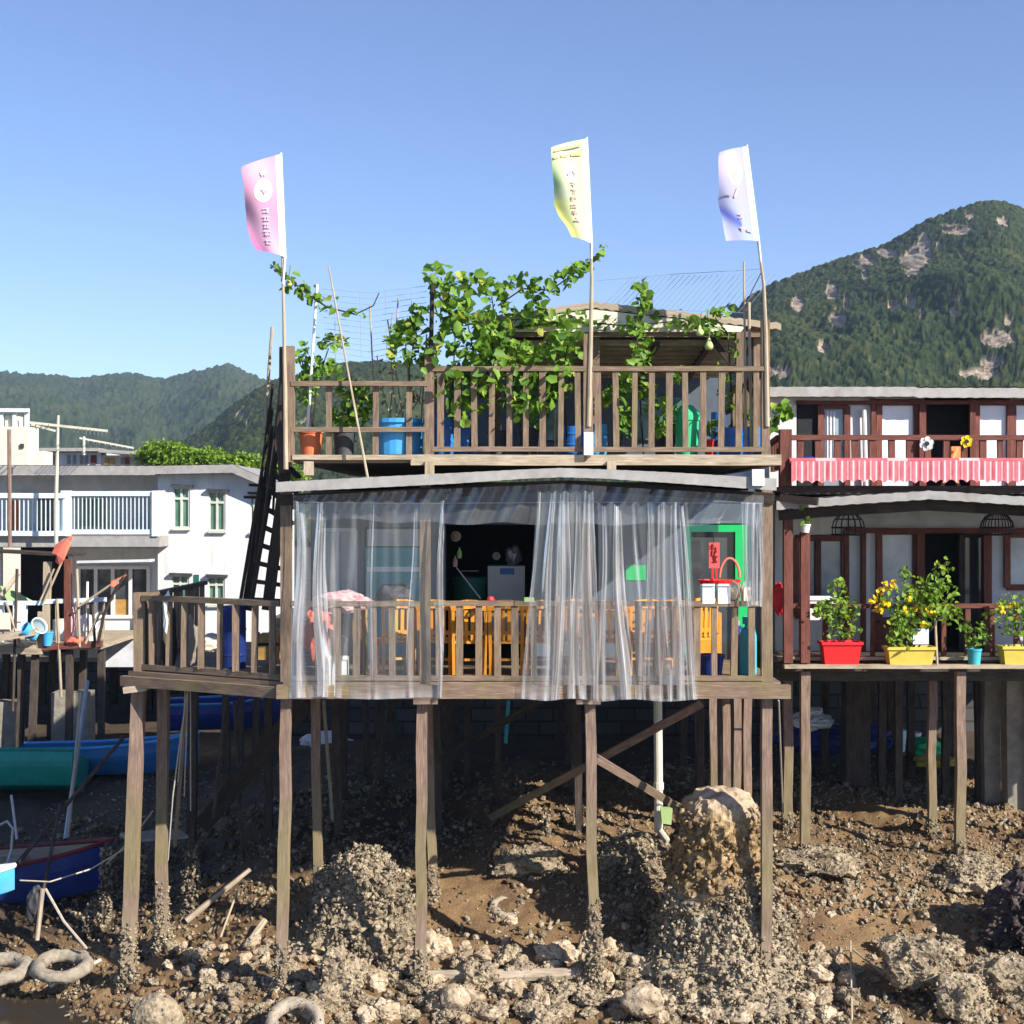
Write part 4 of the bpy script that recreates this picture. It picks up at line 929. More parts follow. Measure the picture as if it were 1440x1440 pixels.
pot('bucket','dark pot left of the middle flagpole, beside the low blue drum',700,606,640,30,18.1,'blackpot','bucket')
pot('bucket','small red pot between the green bin and the right drums',997,618,640,14,17.8,'red','bucket')
m=MB().box((PX(821,17.4),17.36,PZ(640,17.4)),(PX(834,17.4),17.43,PZ(608,17.4))); solo(m,'bracket_sleeve',M['wplastic'],'white plastic sleeve round the foot of the middle flagpole post','sleeve')
# ================================================================ poles, strings, flags
pole('bamboo_pole',P(517,672,17.2),P(462,374,17.5),.017,'bamboo','thin grey bamboo pole leaning across the left of the roof deck','pole',r2=.009)
pole('bamboo_pole',P(430,640,17.8),P(446,400,17.8),.018,'wplastic','thin white stake standing behind the orange pot','stake')
pole('bamboo_pole',P(1049,636,17.65),P(1046,368,17.7),.02,'bamboo','thin grey stake left of the right flagpole','stake',r2=.012)
pole('bamboo_pole',P(1057,640,17.6),P(1053,425,17.65),.02,'bamboo','short grey stake nearest the right flagpole','stake')
pole('bamboo_pole',P(606,500,17.45),P(608,400,17.5),.028,'dark','dark upright pole in the left of the big vine','pole')
pole('bamboo_pole',P(781,640,17.9),P(779,500,17.9),.014,'bamboo','thin stake left of the middle flagpole behind the railing','stake')
for k,(a,b,c,d) in enumerate(((530,640,520,430),(545,640,560,420),(575,640,545,450),(590,630,600,470))): pole('thin_stake',P(a,b,18.2),P(c,d,18.3),.010,'bamboo','thin dry stake above the wide blue tub, '+('leftmost','second','third','rightmost')[k]+' of four','stake')
def strings(name,label,lines,r=.0035):
    m=MB()
    for pts in lines: m.tube(pts,r,4,False)
    o=solo(m,name,M['wire'],label,'net'); return o
ls=[]
for k in range(13):
    y=406+k*8; ls.append([P(452+k*.5,y,17.7),P(520,y+6+k*.3,17.8),P(600,y-4-k*.2,17.9)])
for k in range(4): ls.append([P(470+k*36,408,17.7),P(472+k*36,505,17.75)])
strings('trellis_net','fine string net stretched between the left pole and the big vine',ls,.0028)
ls=[]
for k in range(26):
    x=846+k*8; ls.append([P(x,lerp(432,440,k/25),17.85),P(x+44,lerp(388,385,k/25),17.8)])
ls.append([P(836,395,17.8),P(940,386,17.8),P(1046,380,17.75),P(1070,378,17.6)]); ls.append([P(836,432,17.85),P(1046,440,17.8)])
strings('trellis_net','fine slanting string net between the middle and right flagpoles above the hut',ls,.0028)
pole('wire_stay',P(1050,424,17.65),P(1070,384,17.6),.006,'dark','thin dark tie between the right flagpole and the stake','wire')
def flag(label,pt,pole_px,fe,D,colfn,marks,thick,rip):
    t=thing('flag',label,'flag',P(pole_px[0][0],pole_px[0][1],D))
    m=MB().tube([P(q[0],q[1],D) for q in pole_px],[.030,.026,.02,.014][:len(pole_px)],8); build(m,'pole',M['bamboo'],t)
    e0=pole_px[-1]; e1=pole_px[-2]; m=MB().tube([P(lerp(e0[0],e1[0],.5),lerp(e0[1],e1[1],.5),D-.012),P(pt[1][0]+1,pt[1][1],D-.01),P(pt[0][0]+1,pt[0][1]-2,D-.01)],.014,8); build(m,'staff',M['wplastic'],t)
    fv=[q[0] for q in fe]; fx=[q[1] for q in fe]; fy=[q[2] for q in fe]
    def S(u,v,off=0):
        a=(lerp(pt[0][0],pt[1][0],v),lerp(pt[0][1],pt[1][1],v)); b=(interp(v,fv,fx),interp(v,fv,fy))
        d=D+rip*math.sin(u*5.5+v*3.2)*u+rip*.6*math.sin(u*2+v*9)*u**1.5-.02+rip*1.5*u*u*v-.20*u
        return P(lerp(a[0],b[0],u),lerp(a[1],b[1],u)-1.2*math.sin(u*3.1),d-off)
    nu,nv=22,44; m=MB().grid(lambda u,v:S(u,v),nu,nv)
    col=[colfn(i/nu,j/nv) for j in range(nv+1) for i in range(nu+1)]
    c=build(m,'banner',M['cloth'],t,smooth=True,attr=col)
    hm_=MB().grid(lambda u,v:S(u*.13,v,.004),2,30); build(hm_,'hem',M['wplastic'],c,smooth=True)
    for (nm,mt,quads) in marks:
        mm=MB()
        for q in quads:
            if len(q)==3: # disc
                u0,v0,r=q; n=16
                mm.add([S(u0+r*1.9*math.cos(6.283*i/n),v0+r*math.sin(6.283*i/n),.006) for i in range(n)],[list(range(n))])
            else:
                u0,v0,u1,v1,w=q; du,dv=u1-u0,v1-v0; L=math.hypot(du,dv*2)+1e-6; nx,ny=-dv*2/L*w,du/L*w*.5
                mm.add([S(u0+nx,v0+ny,.022),S(u1+nx,v1+ny,.022),S(u1-nx,v1-ny,.022),S(u0-nx,v0-ny,.022)],[[0,1,2,3]])
        build(mm,nm,mt,c)['kind']='stuff'
    return t
def glyphs(n,u0,v0,v1,sz,seed):
    rr=random.Random(seed); out=[]
    for k in range(n):
        v=lerp(v0,v1,k/max(1,n-1))
        for s in range(4):
            a=rr.uniform(-sz,sz); b=rr.uniform(-sz*.28,sz*.28)
            if s%2: out.append((u0-sz+abs(a)*.3,v+b,u0+sz-abs(a)*.3,v+b+.002,.012))
            else: out.append((u0+a*.6,v-sz*.27,u0+a*.6+.01,v+sz*.27,.012))
    return out
mw=m_plain('flag_white_print',(.78,.75,.77),.8,.03); mg=m_plain('flag_grey_print',(.36,.32,.36),.8,.05); mr=m_plain('flag_red_print',(.62,.34,.34),.8,.05); mb_=m_plain('flag_blue_print',(.16,.22,.58),.8,.05); mo=m_plain('flag_orange_print',(.68,.42,.2),.8,.05); mlg=m_plain('flag_pale_print',(.52,.38,.48),.8,.05)
def cmix(a,b,t): t=max(0,min(1,t)); return tuple(lerp(x,y,t) for x,y in zip(a,b))
def c1(u,v):
    a=cmix((.66,.34,.48),(.70,.50,.60),math.sin(v*7+u*3)*.5+.5); return cmix(a,(.62,.09,.34),max(0,(v-.55)*1.1+(u-.55)*.9-.1))
def c2(u,v):
    a=cmix((.72,.73,.46),(.64,.72,.48),math.sin(v*9+u*4)*.5+.5); a=cmix(a,(.32,.66,.22),max(0,u-.72)*3*(1-abs(v-.42)*3)); a=cmix(a,(.35,.66,.50),(1-abs(v-.12)*26)*.6); return cmix(a,(.74,.76,.10),(u-.35)*1.2 if v>.62 else 0)
def c3(u,v):
    a=cmix((.50,.48,.70),(.46,.52,.73),math.sin(v*8+u*3)*.5+.5); a=cmix(a,(.76,.54,.66),(1-abs(v-.14)*7)*.7); return cmix(a,(.13,.17,.62),max(0,1-abs(v-.62-(1-u)*.35)*9)*(u>.42))
flag('pink cloth flag flying on the tall left pole',[(394,217),(400,361)],[(402,660),(401,560),(399,440),(397,360)],[(0,340,234),(.06,339,241),(.2,343,260),(.5,345,292),(.75,348,320),(.9,353,340),(1,362,352)],17.45,c1,
  [('emblem',mw,[(.5,.33,.13)]),('lettering',mlg,glyphs(2,.45,.14,.15,.10,3)+glyphs(5,.45,.55,.88,.10,4)),('mark',mg,[(.44,.37,.54,.30,.03),(.50,.31,.38,.35,.02)])],.0,.05)
flag('yellow-green cloth flag flying on the tall middle pole',[(824,195),(831,342)],[(828,600),(831,460),(832,390),(831,338)],[(0,775,207),(.1,775,218),(.5,779,262),(.68,779,288),(.8,786,304),(.9,797,318),(1,804,333)],17.45,c2,
  [('emblem',mw,[(.52,.33,.10)]),('lettering',mr,glyphs(6,.42,.46,.80,.09,7)),('heading',mo,[(.15,.055,.9,.06,.02),(.15,.14,.45,.14,.03),(.52,.14,.72,.142,.03),(.78,.14,.93,.142,.03)]),('mark',mg,[(.58,.36,.45,.31,.03),(.42,.31,.36,.36,.025)])],.0,.05)
flag('lilac and blue cloth flag flying on the right pole, which leans left',[(1049,206),(1066,339)],[(1079,600),(1077,470),(1074,400),(1066,338)],[(0,1012,214),(.08,1010,222),(.35,1011,262),(.55,1010,285),(.7,1015,306),(.85,1018,325),(1,1021,339)],17.45,c3,
  [('emblem',mw,[(.45,.27,.12)]),('lettering',mr,[(.52,.52,.40,.42,.03)]+glyphs(2,.42,.72,.86,.09,9)),('mark',mo,[(.52,.30,.44,.24,.025)]),('dark_mark',mg,[(.15,.90,.30,.88,.03),(.62,.49,.82,.46,.025)])],.0,.04)
# ================================================================ plastic curtains
def curtain(label,tl,tr,bl,br,ytop,ybot,D,amp,pl,seed,sag=3,base=0.0):
    """pl: pleats (u at top, u at bottom, width, strength)"""
    rr=random.Random(seed)
    def pleat(u,v):
        s=0; g=0
        for k,(a,b,w,st) in enumerate(pl):
            x=(u-lerp(a,b,v)-.012*math.sin(v*6+k*2.1))/(w*(.55+.45*v) if st>0 else w); e=math.exp(-x*x); s+=st*e*math.cos(x*2.4+k); g+=abs(st)*e
        return s,min(1,g)
    def S(u,v):
        s,g=pleat(u,v); x=lerp(lerp(tl,tr,u),lerp(bl,br,u),v); y=lerp(ytop,ybot,v)+sag*math.sin(u*len(pl)*3.14159)**2*(1-v)**3+1.5*math.sin(u*9+seed)*v
        return P(x+1.2*math.sin(v*5+u*11),y,D-amp*s*(.5+.5*min(1,v*4))+.012*math.sin(u*23+v*3+seed))
    nu,nv=200,44; m=MB().grid(S,nu,nv); col=[]
    for j in range(nv+1):
        for i in range(nu+1):
            g=pleat(i/nu,j/nv)[1]; h=.30*math.exp(-((1-j/nv)/.035)**2); q=base+.72*g**1.5*(.75+.25*math.sin(j*.31+i*.05))+h; col.append((q,q,q))  # cloudiness of bunched folds, plus sun streaks whitened in
    return solo(m,'plastic_curtain',M['plastic'],label,'curtain','clear plastic veranda curtains',smooth=True,attr=col)
Dc=16.86
curtain('clear plastic curtain hanging over the left bay of the veranda',412,626,408,622,704,982,Dc,.07,[(.04,.06,.06,.8),(.17,.22,.05,.9),(.30,.24,.05,.45),(.42,.36,.06,.3),(.52,.53,.03,.35),(.66,.64,.07,.28),(.80,.78,.03,.3),(.98,.98,.02,1)],3)
curtain('clear plastic curtain gathered into thick folds left of the third veranda post',756,836,733,842,690,984,Dc-.03,.10,[(.03,.02,.04,.3),(.28,.30,.12,.5),(.50,.52,.11,1),(.70,.72,.05,.8),(.86,.88,.08,.7),(.98,.98,.03,.6)],5,4,.06)
curtain('clear plastic curtain with many narrow folds right of the third veranda post',840,968,842,982,706,985,Dc-.01,.085,[(.06,.05,.05,.3),(.20,.28,.07,1),(.42,.44,.06,.2),(.57,.50,.035,.9),(.68,.67,.05,.7),(.85,.80,.05,.9),(.93,.95,.035,.9)],8,6,.04)
curtain('short narrow clear plastic curtain by the right corner post',1042,1074,1046,1072,706,852,Dc,.05,[(.15,.2,.10,.6),(.55,.5,.10,.8),(.9,.9,.08,.9)],12,2,.05)
def val(u,v):
    x=lerp(412,1074,u); y=lerp(interp(x,[412,790,1074],[697,680,697]),interp(x,[412,620,1074],[728,736,738])+2*math.sin(x*.06),v)
    return P(x,y,Dc+.05+.02*math.sin(x*.09+v*3)+.03*math.sin(x*.023)*(1-v)+.012*math.sin(x*.31+v*8))
solo(MB().grid(val,160,10),'plastic_valance',M['plastic'],'long clear plastic valance strip hanging under the whole veranda eave','valance',smooth=True,attr=[(.10,.10,.10)]*(161*11))
m=MB().tube([P(412,706,16.93),P(600,708,16.93),P(830,706,16.93),P(1072,708,16.93)],.008,6); solo(m,'curtain_rail',M['steel'],'thin rod carrying the plastic curtains','rod')
# ================================================================ veranda things
def chair(loc,rz,label,first=None):
    if first: t=copy_tree(first); t.location=loc; t.rotation_euler=(0,0,rz); tag(t,label); return t
    t=thing('wooden_chair',label,'chair',(0,0,0),'orange wooden chairs on the veranda')
    for s in (-1,1):
        build(MB().beam((s*.19,-.02,0),(s*.20,-.06,.84),.038,.03,ref=(0,1,0)),'leg',M['pine'],t); build(MB().beam((s*.18,.36,0),(s*.18,.36,.43),.038,.035,ref=(0,1,0)),'leg',M['pine'],t)
    build(MB().box((-.22,-.03,.42),(.22,.40,.455)),'seat',M['pine'],t)
    m=MB().grid(lambda u,v:((u-.5)*.46,-.075+.03*(v>.5)+.02*math.cos((u-.5)*4),.80+.10*(v in (.25,.5))*1+.03*math.cos((u-.5)*3)),12,4)
    m=MB()
    for i in range(8):
        a=(i/8-.5)*.46; b=((i+1)/8-.5)*.46; z=lambda q:.86+.045*math.cos(q*6.2)
        m.beam((a,-.06-.02*math.cos(a*6),z(a)),(b,-.06-.02*math.cos(b*6),z(b)),.025,.11,segs=1,wob=0)
    build(m,'top_rail',M['pine'],t); build(MB().beam((-.19,-.04,.55),(.19,-.04,.55),.022,.05),'cross_rail',M['pine'],t)
    for k in range(4): x=-.117+k*.078; build(MB().beam((x,-.042,.46),(x,-.065,.83),.046,.014,ref=(0,1,0)),'slat',M['pine'],t)
    build(MB().beam((-.19,.0,.22),(.19,.0,.22),.02,.03),'stretcher',M['pine'],t)
    t.location=loc; t.rotation_euler=(0,0,rz); return t
ch=None
for px,D,rz,l in ((560,17.55,.3,'orange wooden chair seen through the left plastic curtain beside the second post'),(612,17.5,-.15,'orange wooden chair behind the second post edge of the curtain'),(660,17.42,.05,'orange slat-back chair at the left of the uncovered bay'),(712,17.42,-.04,'orange slat-back chair in the middle of the uncovered bay'),(764,17.45,.03,'orange slat-back chair half behind the gathered plastic folds'),(806,17.55,.2,'orange chair behind the gathered plastic, next to the third post'),(862,17.5,-.1,'orange chair just right of the third post behind plastic'),(908,17.55,.1,'orange chair behind the middle of the folded right curtain'),(950,17.5,-.2,'orange chair behind the right edge of the folded curtain'),(985,17.9,.5,'orange chair in the open gap below the red paper sign')):
    ch_=chair((PX(px,D),D,ZD),rz,l,ch); ch=ch or ch_
tb=thing('table','long wooden table behind the chairs on the veranda','table',(PX(760,18.3),18.35,ZD))
build(MB().box((PX(640,18.3),18.1,ZD+.70),(PX(900,18.3),18.8,ZD+.74)),'tabletop',M['ochre'],tb)
for sx in (645,895):
    for y in (18.15,18.75): build(MB().beam((PX(sx,18.3),y,ZD),(PX(sx,18.3),y,ZD+.7),.05,.05),'leg',M['ochre'],tb)
def boxy(name,label,cat,p0,p1,q0,q1,D,dep,mat,parts=()):
    x0,x1=PX(p0,D),PX(p1,D); z0,z1=PZ(q1,D),PZ(q0,D); t=thing(name,label,cat,((x0+x1)/2,D,z0))
    build(MB().box((x0,D,z0),(x1,D+dep,z1)),'body',M[mat],t)
    for (nm,a,b,c,d,mt,off) in parts: build(MB().box((PX(a,D),D-off,PZ(d,D)),(PX(b,D),D-.002,PZ(c,D))),nm,M[mt],t)
    return t
boxy('chest_freezer','grey-white chest with a blue badge standing in the dark doorway','chest',686,738,796,902,20.3,.6,'wplastic',[('badge',703,723,799,808,'blue',.012),('handle',690,734,845,848,'steel',.03)])
pot('water_drum','dark green drum in the shadow of the doorway',660,812,902,46,20.4,'dgreen','drum',.95)
c=P(698,782,21.0); t=thing('wall_clock','small round pale clock in the dark doorway','clock',c); build(MB().tube([c,c+Vector((0,.04,0))],.06,20),'dial',M['cream'],t); build(MB().beam(c+Vector((0,-.01,0)),c+Vector((.02,-.01,.035)),.008,.006),'hand',M['black'],t)
c=P(641,754,19.9); t=thing('straw_hat','round straw hat hung at the left edge of the doorway','hat',c); build(MB().lathe(c,[(.001,.035),(.03,.033),(.045,.0),(.075,-.012),(.074,-.018),(.04,-.006)],18),'brim',M['bamboo'],t); t.rotation_euler=(1.4,0,0)
pole('broom',P(676,842,19.8),P(642,798,19.9),.010,'wplastic','thin pale broom handle leaning in the dark doorway','broom')
pole('shelf_rail',P(648,803,20.0),P(673,803,20.0),.009,'steel','short metal rod in the dark doorway','rod')
vs,fs=stone(3,91,.3,(.11,.10,.16)); c=P(722,782,20.6); solo(MB().add([v+c for v in vs],fs),'plastic_bag',M['steel'],'pale bag standing on top of the chest in the doorway','bag')
for px,py,mt,l in ((646,778,'lgreen','pale green bottle hung on the left side of the doorway'),(640,790,'pink','small pink pouch hung on the left side of the doorway')):
    c=P(px,py,19.75); solo(MB().lathe(c,[(.03,-.07),(.035,-.02),(.03,.03),(.012,.05),(.012,.08),(.001,.081)],10,True),'hung_pouch',M[mt],l,'pouch')
c=P(690,845,17.15); solo(MB().lathe(c,[(.04,0),(.05,.015),(.035,.05),(.001,.055)],12,True),'small_bowl',M['red'],'small red bowl on the rail of the uncovered bay','bowl')
c=P(743,846,17.03); solo(MB().box(c+Vector((-.05,-.05,0)),c+Vector((.07,.05,.05))),'folded_cloth',M['lgreen'],'small green folded cloth on the rail by the gathered curtain','cloth')
# left bay things behind plastic
vs,fs=stone(4,93,.4,(.36,.2,.13)); c=P(482,846,17.5); solo(MB().add([v+c for v in vs],fs),'laundry',M['pink'],'heap of pink laundry behind the left curtain by the rail','laundry')
vs,fs=stone(4,94,.35,(.20,.16,.34)); c=P(448,890,17.5); solo(MB().add([v+c for v in vs],fs),'cloth_bundle',M['rcloth'],'red cloth bundle behind the left end of the curtain','bundle')
vs,fs=stone(3,95,.3,(.24,.2,.16)); c=P(552,838,18.0); solo(MB().add([v+c for v in vs],fs),'dark_bag',M['blackpot'],'dark bag on a stand before the teal door','bag')
pot('bucket','black bucket on the veranda floor behind the left curtain',478,895,958,30,17.5,'blackpot','bucket')
boxy('cooler_box','white cooler box low behind the left curtain','cooler',462,488,925,958,17.25,.25,'wplastic',[('lid',461,489,922,928,'wplastic',.01)])
pole('stick',P(552,842,17.6),P(594,808,17.8),.010,'dark','thin dark stick leaning before the teal door','stick')
boxy('stool','low wooden cabinet behind the left curtain','cabinet',496,512,852,955,17.6,.4,'ochre',[('door',498,510,870,950,'brown',.01)])
# right bay things
sg=thing('paper_sign','red paper sign with dark brush strokes hung in the green doorway','sign',P(1004,813,18.6))
build(MB().box((PX(997,18.6),18.60,PZ(799,18.6)),(PX(1012,18.6),18.615,PZ(763,18.6))),'paper',m_plain('red_paper',(.75,.10,.10),.7,.12,12),sg)
mm=MB(); rr=random.Random(4)
for v in (771,780,790):
    for k in range(4):
        x=1004+rr.uniform(-3,3); y=v+rr.uniform(-3.5,3.5)
        if k%2: mm.beam(P(x-3,y,18.59),P(x+3,y+rr.uniform(-1,1),18.59),.007,.011,segs=1)
        else: mm.beam(P(x,y-4,18.59),P(x+rr.uniform(-2,2),y+4,18.59),.011,.007,segs=1)
build(mm,'lettering',m_plain('dark_red_ink',(.16,.01,.01),.8,.1),sg)['kind']='stuff'
for a,b in (((1002,799),(1002,822)),((1007,799),(1008,822))): build(MB().beam(P(a[0],a[1],18.6),P(b[0],b[1],18.6),.022,.006),'tassel',M['red'],sg)
build(MB().tube([P(1004,763,18.6),P(1003,748,18.6)],.006,5),'string',M['black'],sg)
bk=thing('basket','red tray basket with a tall hoop handle standing above the two pale boxes','basket',P(1012,826,17.9))
build(MB().lathe(P(1012,828,17.9),[(.14,0),(.24,.05),(.27,.11),(.265,.115),(.22,.06),(.001,.03)],22,True,.7),'tray',M['red'],bk)
m=MB().tube([P(1026+14*math.cos(a)*-1,812-27*math.sin(a),17.85) for a in [i*math.pi/12 for i in range(13)]],.016,7); build(m,'handle',M['rcloth'],bk)
boxy('carton','light blue carton hung on the rail below the red basket','carton',988,1005,823,849,16.98,.2,'pbluep',[('flap',988,1005,821,824,'pbluep',.02)])
boxy('carton','white carton on the rail, right of the light blue one','carton',1010,1027,823,849,16.98,.2,'wplastic',[('flap',1010,1027,821,824,'wplastic',.02)])
boxy('carton','cream carton by the right end of the rail','carton',1046,1058,826,849,17.1,.2,'cream',[('label_patch',1052,1057,830,838,'ochre',.006)])
vs,fs=stone(3,97,.3,(.07,.07,.13)); c=P(1033,832,17.1); solo(MB().add([v+c for v in vs],fs),'glove_bundle',M['plank'],'greyish rag bundle on the rail right of the white carton','rag')
pole('drumstick',P(1037,849,17.0),P(1046,818,17.1),.012,'plank','pale stick leaning beside the cream carton','stick')
t=thing('gas_cylinder','blue-green gas cylinder standing behind the right end of the railing','cylinder',P(1052,950,17.35)); c=P(1052,950,17.35)
build(MB().lathe(c,[(.09,0),(.105,.03),(.105,.48),(.085,.56),(.04,.60),(.04,.64)],22,True),'body',M['teal'],t); build(MB().lathe(c+Vector((0,0,.63)),[(.07,0),(.07,.09),(.06,.09),(.06,0)],16),'collar',M['teal'],t); build(MB().tube([c+Vector((0,0,.62)),c+Vector((0,0,.70))],.02,8),'valve',M['steel'],t)
t=thing('gas_cylinder','darker navy cylinder half hidden behind the blue-green one','cylinder',P(1038,950,17.6)); c=P(1038,950,17.6)
build(MB().lathe(c,[(.09,0),(.10,.03),(.10,.5),(.08,.58),(.03,.62)],22,True),'body',M['navy'],t); build(MB().tube([c+Vector((0,0,.6)),c+Vector((0,0,.68))],.02,8),'valve',M['steel'],t)
pot('wash_tub','navy and white wash tub low behind the right railing',1000,920,958,36,17.45,'navy','tub')
boxy('sideboard','orange wooden sideboard below the red paper sign','sideboard',975,1015,862,928,18.7,.4,'ochre',[('drawer',978,1012,870,890,'pine',.02),('drawer',978,1012,894,925,'pine',.02)])
c=P(972,957,17.2); 
# left wing things
t=thing('plastic_drum','tall dark blue drum standing on the left wing of the house','drum',P(328,955,18.6)); c=P(328,958,18.6)
build(MB().lathe(c,[(.15,0),(.165,.04),(.165,.33),(.172,.35),(.165,.37),(.165,.66),(.172,.68),(.165,.70),(.165,.93),(.13,.99),(.001,1.0)],24,True),'body',M['navy'],t); build(MB().tube([c+Vector((.06,0,.99)),c+Vector((.06,0,1.03))],.03,10),'cap',M['wplastic'],t)
vs,fs=stone(3,98,.5,(.05,.05,.26)); c=P(235,862,18.0); solo(MB().add([v+c for v in vs],fs),'rag',M['bag'],'white rag hung over the railing of the left wing','rag')
vs,fs=stone(3,99,.5,(.09,.12,.40)); c=P(238,905,18.4); solo(MB().add([v+c for v in vs],fs),'net_bundle',M['dark'],'dark fishing net bundle behind the left wing railing','netting')
vs,fs=stone(3,100,.5,(.09,.10,.30)); c=P(268,900,18.3); solo(MB().add([v+c for v in vs],fs),'net_bundle',M['rope'],'pale tangled net bundle behind the left wing railing','netting')
vs,fs=stone(3,101,.4,(.16,.14,.12)); c=P(296,905,18.6); solo(MB().add([v+c for v in vs],fs),'cloth_bundle',M['cream'],'cream cloth bundle on a shelf beside the dark blue drum','bundle')
boxy('crate','ochre wooden crate under the stairs on the left wing','crate',362,392,893,928,18.7,.4,'ochre',[('slat',362,392,904,908,'dark',.01)])
for k,(a,b) in enumerate((((205,858),(203,960)),((213,858),(212,960)),((222,862),(224,958)))): pole('bamboo_pole',P(b[0],b[1],18.6),P(a[0],a[1],18.6),.022,'bamboo','pale pole propped behind the corner of the left wing railing, '+('leftmost','middle','rightmost')[k]+' of three','pole')
m=MB()
for k in range(3): m.tube([P(266+k*3,875,18.1),P(263+k*2,930,18.05),P(258+k*5,1010,18.1),P(250+k*9,1100+20*k,18.3)],.008,5)
m.tube([P(263,975,18.0),P(252,1050,18.1),P(243,1120,18.1),P(236,1210,18.2)],.010,5)
solo(m,'rope',M['rope'],'ropes dangling from the left wing railing down toward the mud','rope')
pole('rope',P(215,1140,19.2),P(150,1215,20.0),.012,'rope','taut rope running from the second left stilt to the dark blue boat','rope',mid=[P(185,1180,19.6)])
# ================================================================ the reddish brown stilt house on the right
K=thing('stilt_house','stilt house on the right with dark red woodwork, striped awning and flower boxes','house',(6.5,20.2,1.3))
KF=19.9; KW=22.0; KR=1780            # front plane, wall plane, px of the unseen right end
KZ=PZ(935,KF); KU=PZ(690,KF)+.06     # floors
xk0=PX(1096,KF); xk1=PX(KR,KF)
def wpan(par,label,p0,p1,q0,q1,D,pane='gpale',fr='brown',w=.07,mull=(),name='window'):
    f=MB(); 
    for a,b in (((p0,q0),(p1,q0)),((p0,q1),(p1,q1))): f.beam(P(a[0],a[1],D-.02),P(b[0],b[1],D-.02),.07,w)
    for x in (p0,p1)+tuple(mull): f.beam(P(x,q0,D-.025),P(x,q1,D-.025),w,.07,ref=(0,1,0))
    f=build(f,name,M[fr],par)
    if label: f['label']=label
    build(MB().box((PX(p0,D),D,PZ(q1,D)),(PX(p1,D),D+.02,PZ(q0,D))),'pane',M[pane],f); return f
def walls(par,segs,D,mat,th=.10,name='wall'):
    m=MB()
    for s in segs: wb(m,*s,D,th)
    return build(m,name,M[mat],par)
# upper wall
UW=21.6; yb=PZ(0,UW); 
walls(K,[(1082,1120,556,690),(1120,1193,556,568),(1193,1222,556,690),(1222,1300,556,561),(1420,KR,556,566),(1222,1232,561,690)],UW,'white')
walls(K,[(1500,KR,566,690)],UW,'white')
d=wpan(K,'open window with a white curtain beside the dark upper doorway',1154,1191,571,690,UW+.02,'gblue','brown',.09); 
cu=MB().grid(lambda u,v:P(lerp(1160,1176,u),lerp(578,660,v),UW-.0+.02*math.sin(u*22)),24,6); build(cu,'curtain',M['bag'],d)
wpan(K,'frosted white sliding panel left of the dark upper opening',1236,1289,566,690,UW+.02,'gpale','brown',.09)
wpan(K,None,1373,1420,566,690,UW+.02,'gpale','brown',.09); wpan(K,None,1424,1496,566,690,UW+.02,'gpale','brown',.09)
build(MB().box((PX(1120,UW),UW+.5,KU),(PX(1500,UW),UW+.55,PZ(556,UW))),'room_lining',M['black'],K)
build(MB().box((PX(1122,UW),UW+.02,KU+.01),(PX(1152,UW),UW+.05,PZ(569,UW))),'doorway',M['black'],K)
build(MB().box((PX(1082,UW),UW+.101,KU),(PX(1082,UW)+.1,27.9,PZ(556,UW))),'side_wall',M['white'],K); build(MB().box((PX(KR,UW)-.1,UW+.101,KZ),(PX(KR,UW),27.9,PZ(556,UW))),'side_wall',M['white'],K); build(MB().box((PX(1082,UW),28.0,KZ),(PX(KR,UW),28.1,PZ(556,UW))),'rear_wall',M['white'],K)
build(MB().beam(P(1228,560,UW-.05),P(1228,690,UW-.05),.07,.07,ref=(0,1,0)),'post',M['brown'],K)
build(MB().beam(P(1297,562,UW-.05),P(1297,690,UW-.05),.10,.08,ref=(0,1,0)),'post',M['brown'],K)
build(MB().beam(P(1367,562,UW-.05),P(1367,690,UW-.05),.08,.08,ref=(0,1,0)),'post',M['brown'],K)
build(MB().beam(P(1120,566,UW-.05),P(1500,566,UW-.05),.06,.06),'lintel',M['brown'],K)
build(MB().tube([P(1215,576,UW-.08),P(1218,690,UW-.08)],.035,8),'downpipe',M['wplastic'],K)
RD=21.3
m=MB()
def kroof(u,v):
    px=lerp(1072,KR,u); k=int(round(v*4)); zt=PZ(544 if px<1290 else 545.5,RD); q=[(0,zt),(0,zt-.145),(.07,zt-.145),(.07,zt-.03),(8.0,zt+.0)][k]
    return (PX(px,RD),RD+q[0],q[1]+.005*math.sin(px*.31))
m.grid(kroof,80,4); m.grid(lambda u,v:(PX(lerp(1072,KR,u),RD),RD+8*v,PZ(544,RD)+.012*math.sin(lerp(1072,KR,u)*.31)),80,3); build(m,'roof',M['grey'],K)
# upper balcony
build(MB().box((PX(1103,KF),KF+.02,KU-.08),(xk1,28,KU)),'balcony_floor',M['brown'],K)
build(MB().beam(P(1098,689,KF),P(KR,689,KF),.10,.12),'fascia_beam',M['dark'],K)
r=railing(K,(PX(1112,KF),KF),(PX(KR,KF),KF),PZ(615.5,KF),PZ(660,KF),26,M['brown'],.09,.085,'dark red balcony railing above the striped awning',rail_h=.07,bots=False)
build(MB().beam(P(1104,690,KF+.02),P(1104,604,KF+.02),.16,.14,ref=(0,1,0)),'post',M['brown'],K)
railing(K,(PX(1098,KF),KF+.12),(PX(1080,UW)+.05,UW-.08),PZ(614,KF),PZ(662,KF),6,M['brown'],.08,.07,'dark red railing at the left side of the balcony',bots=False)
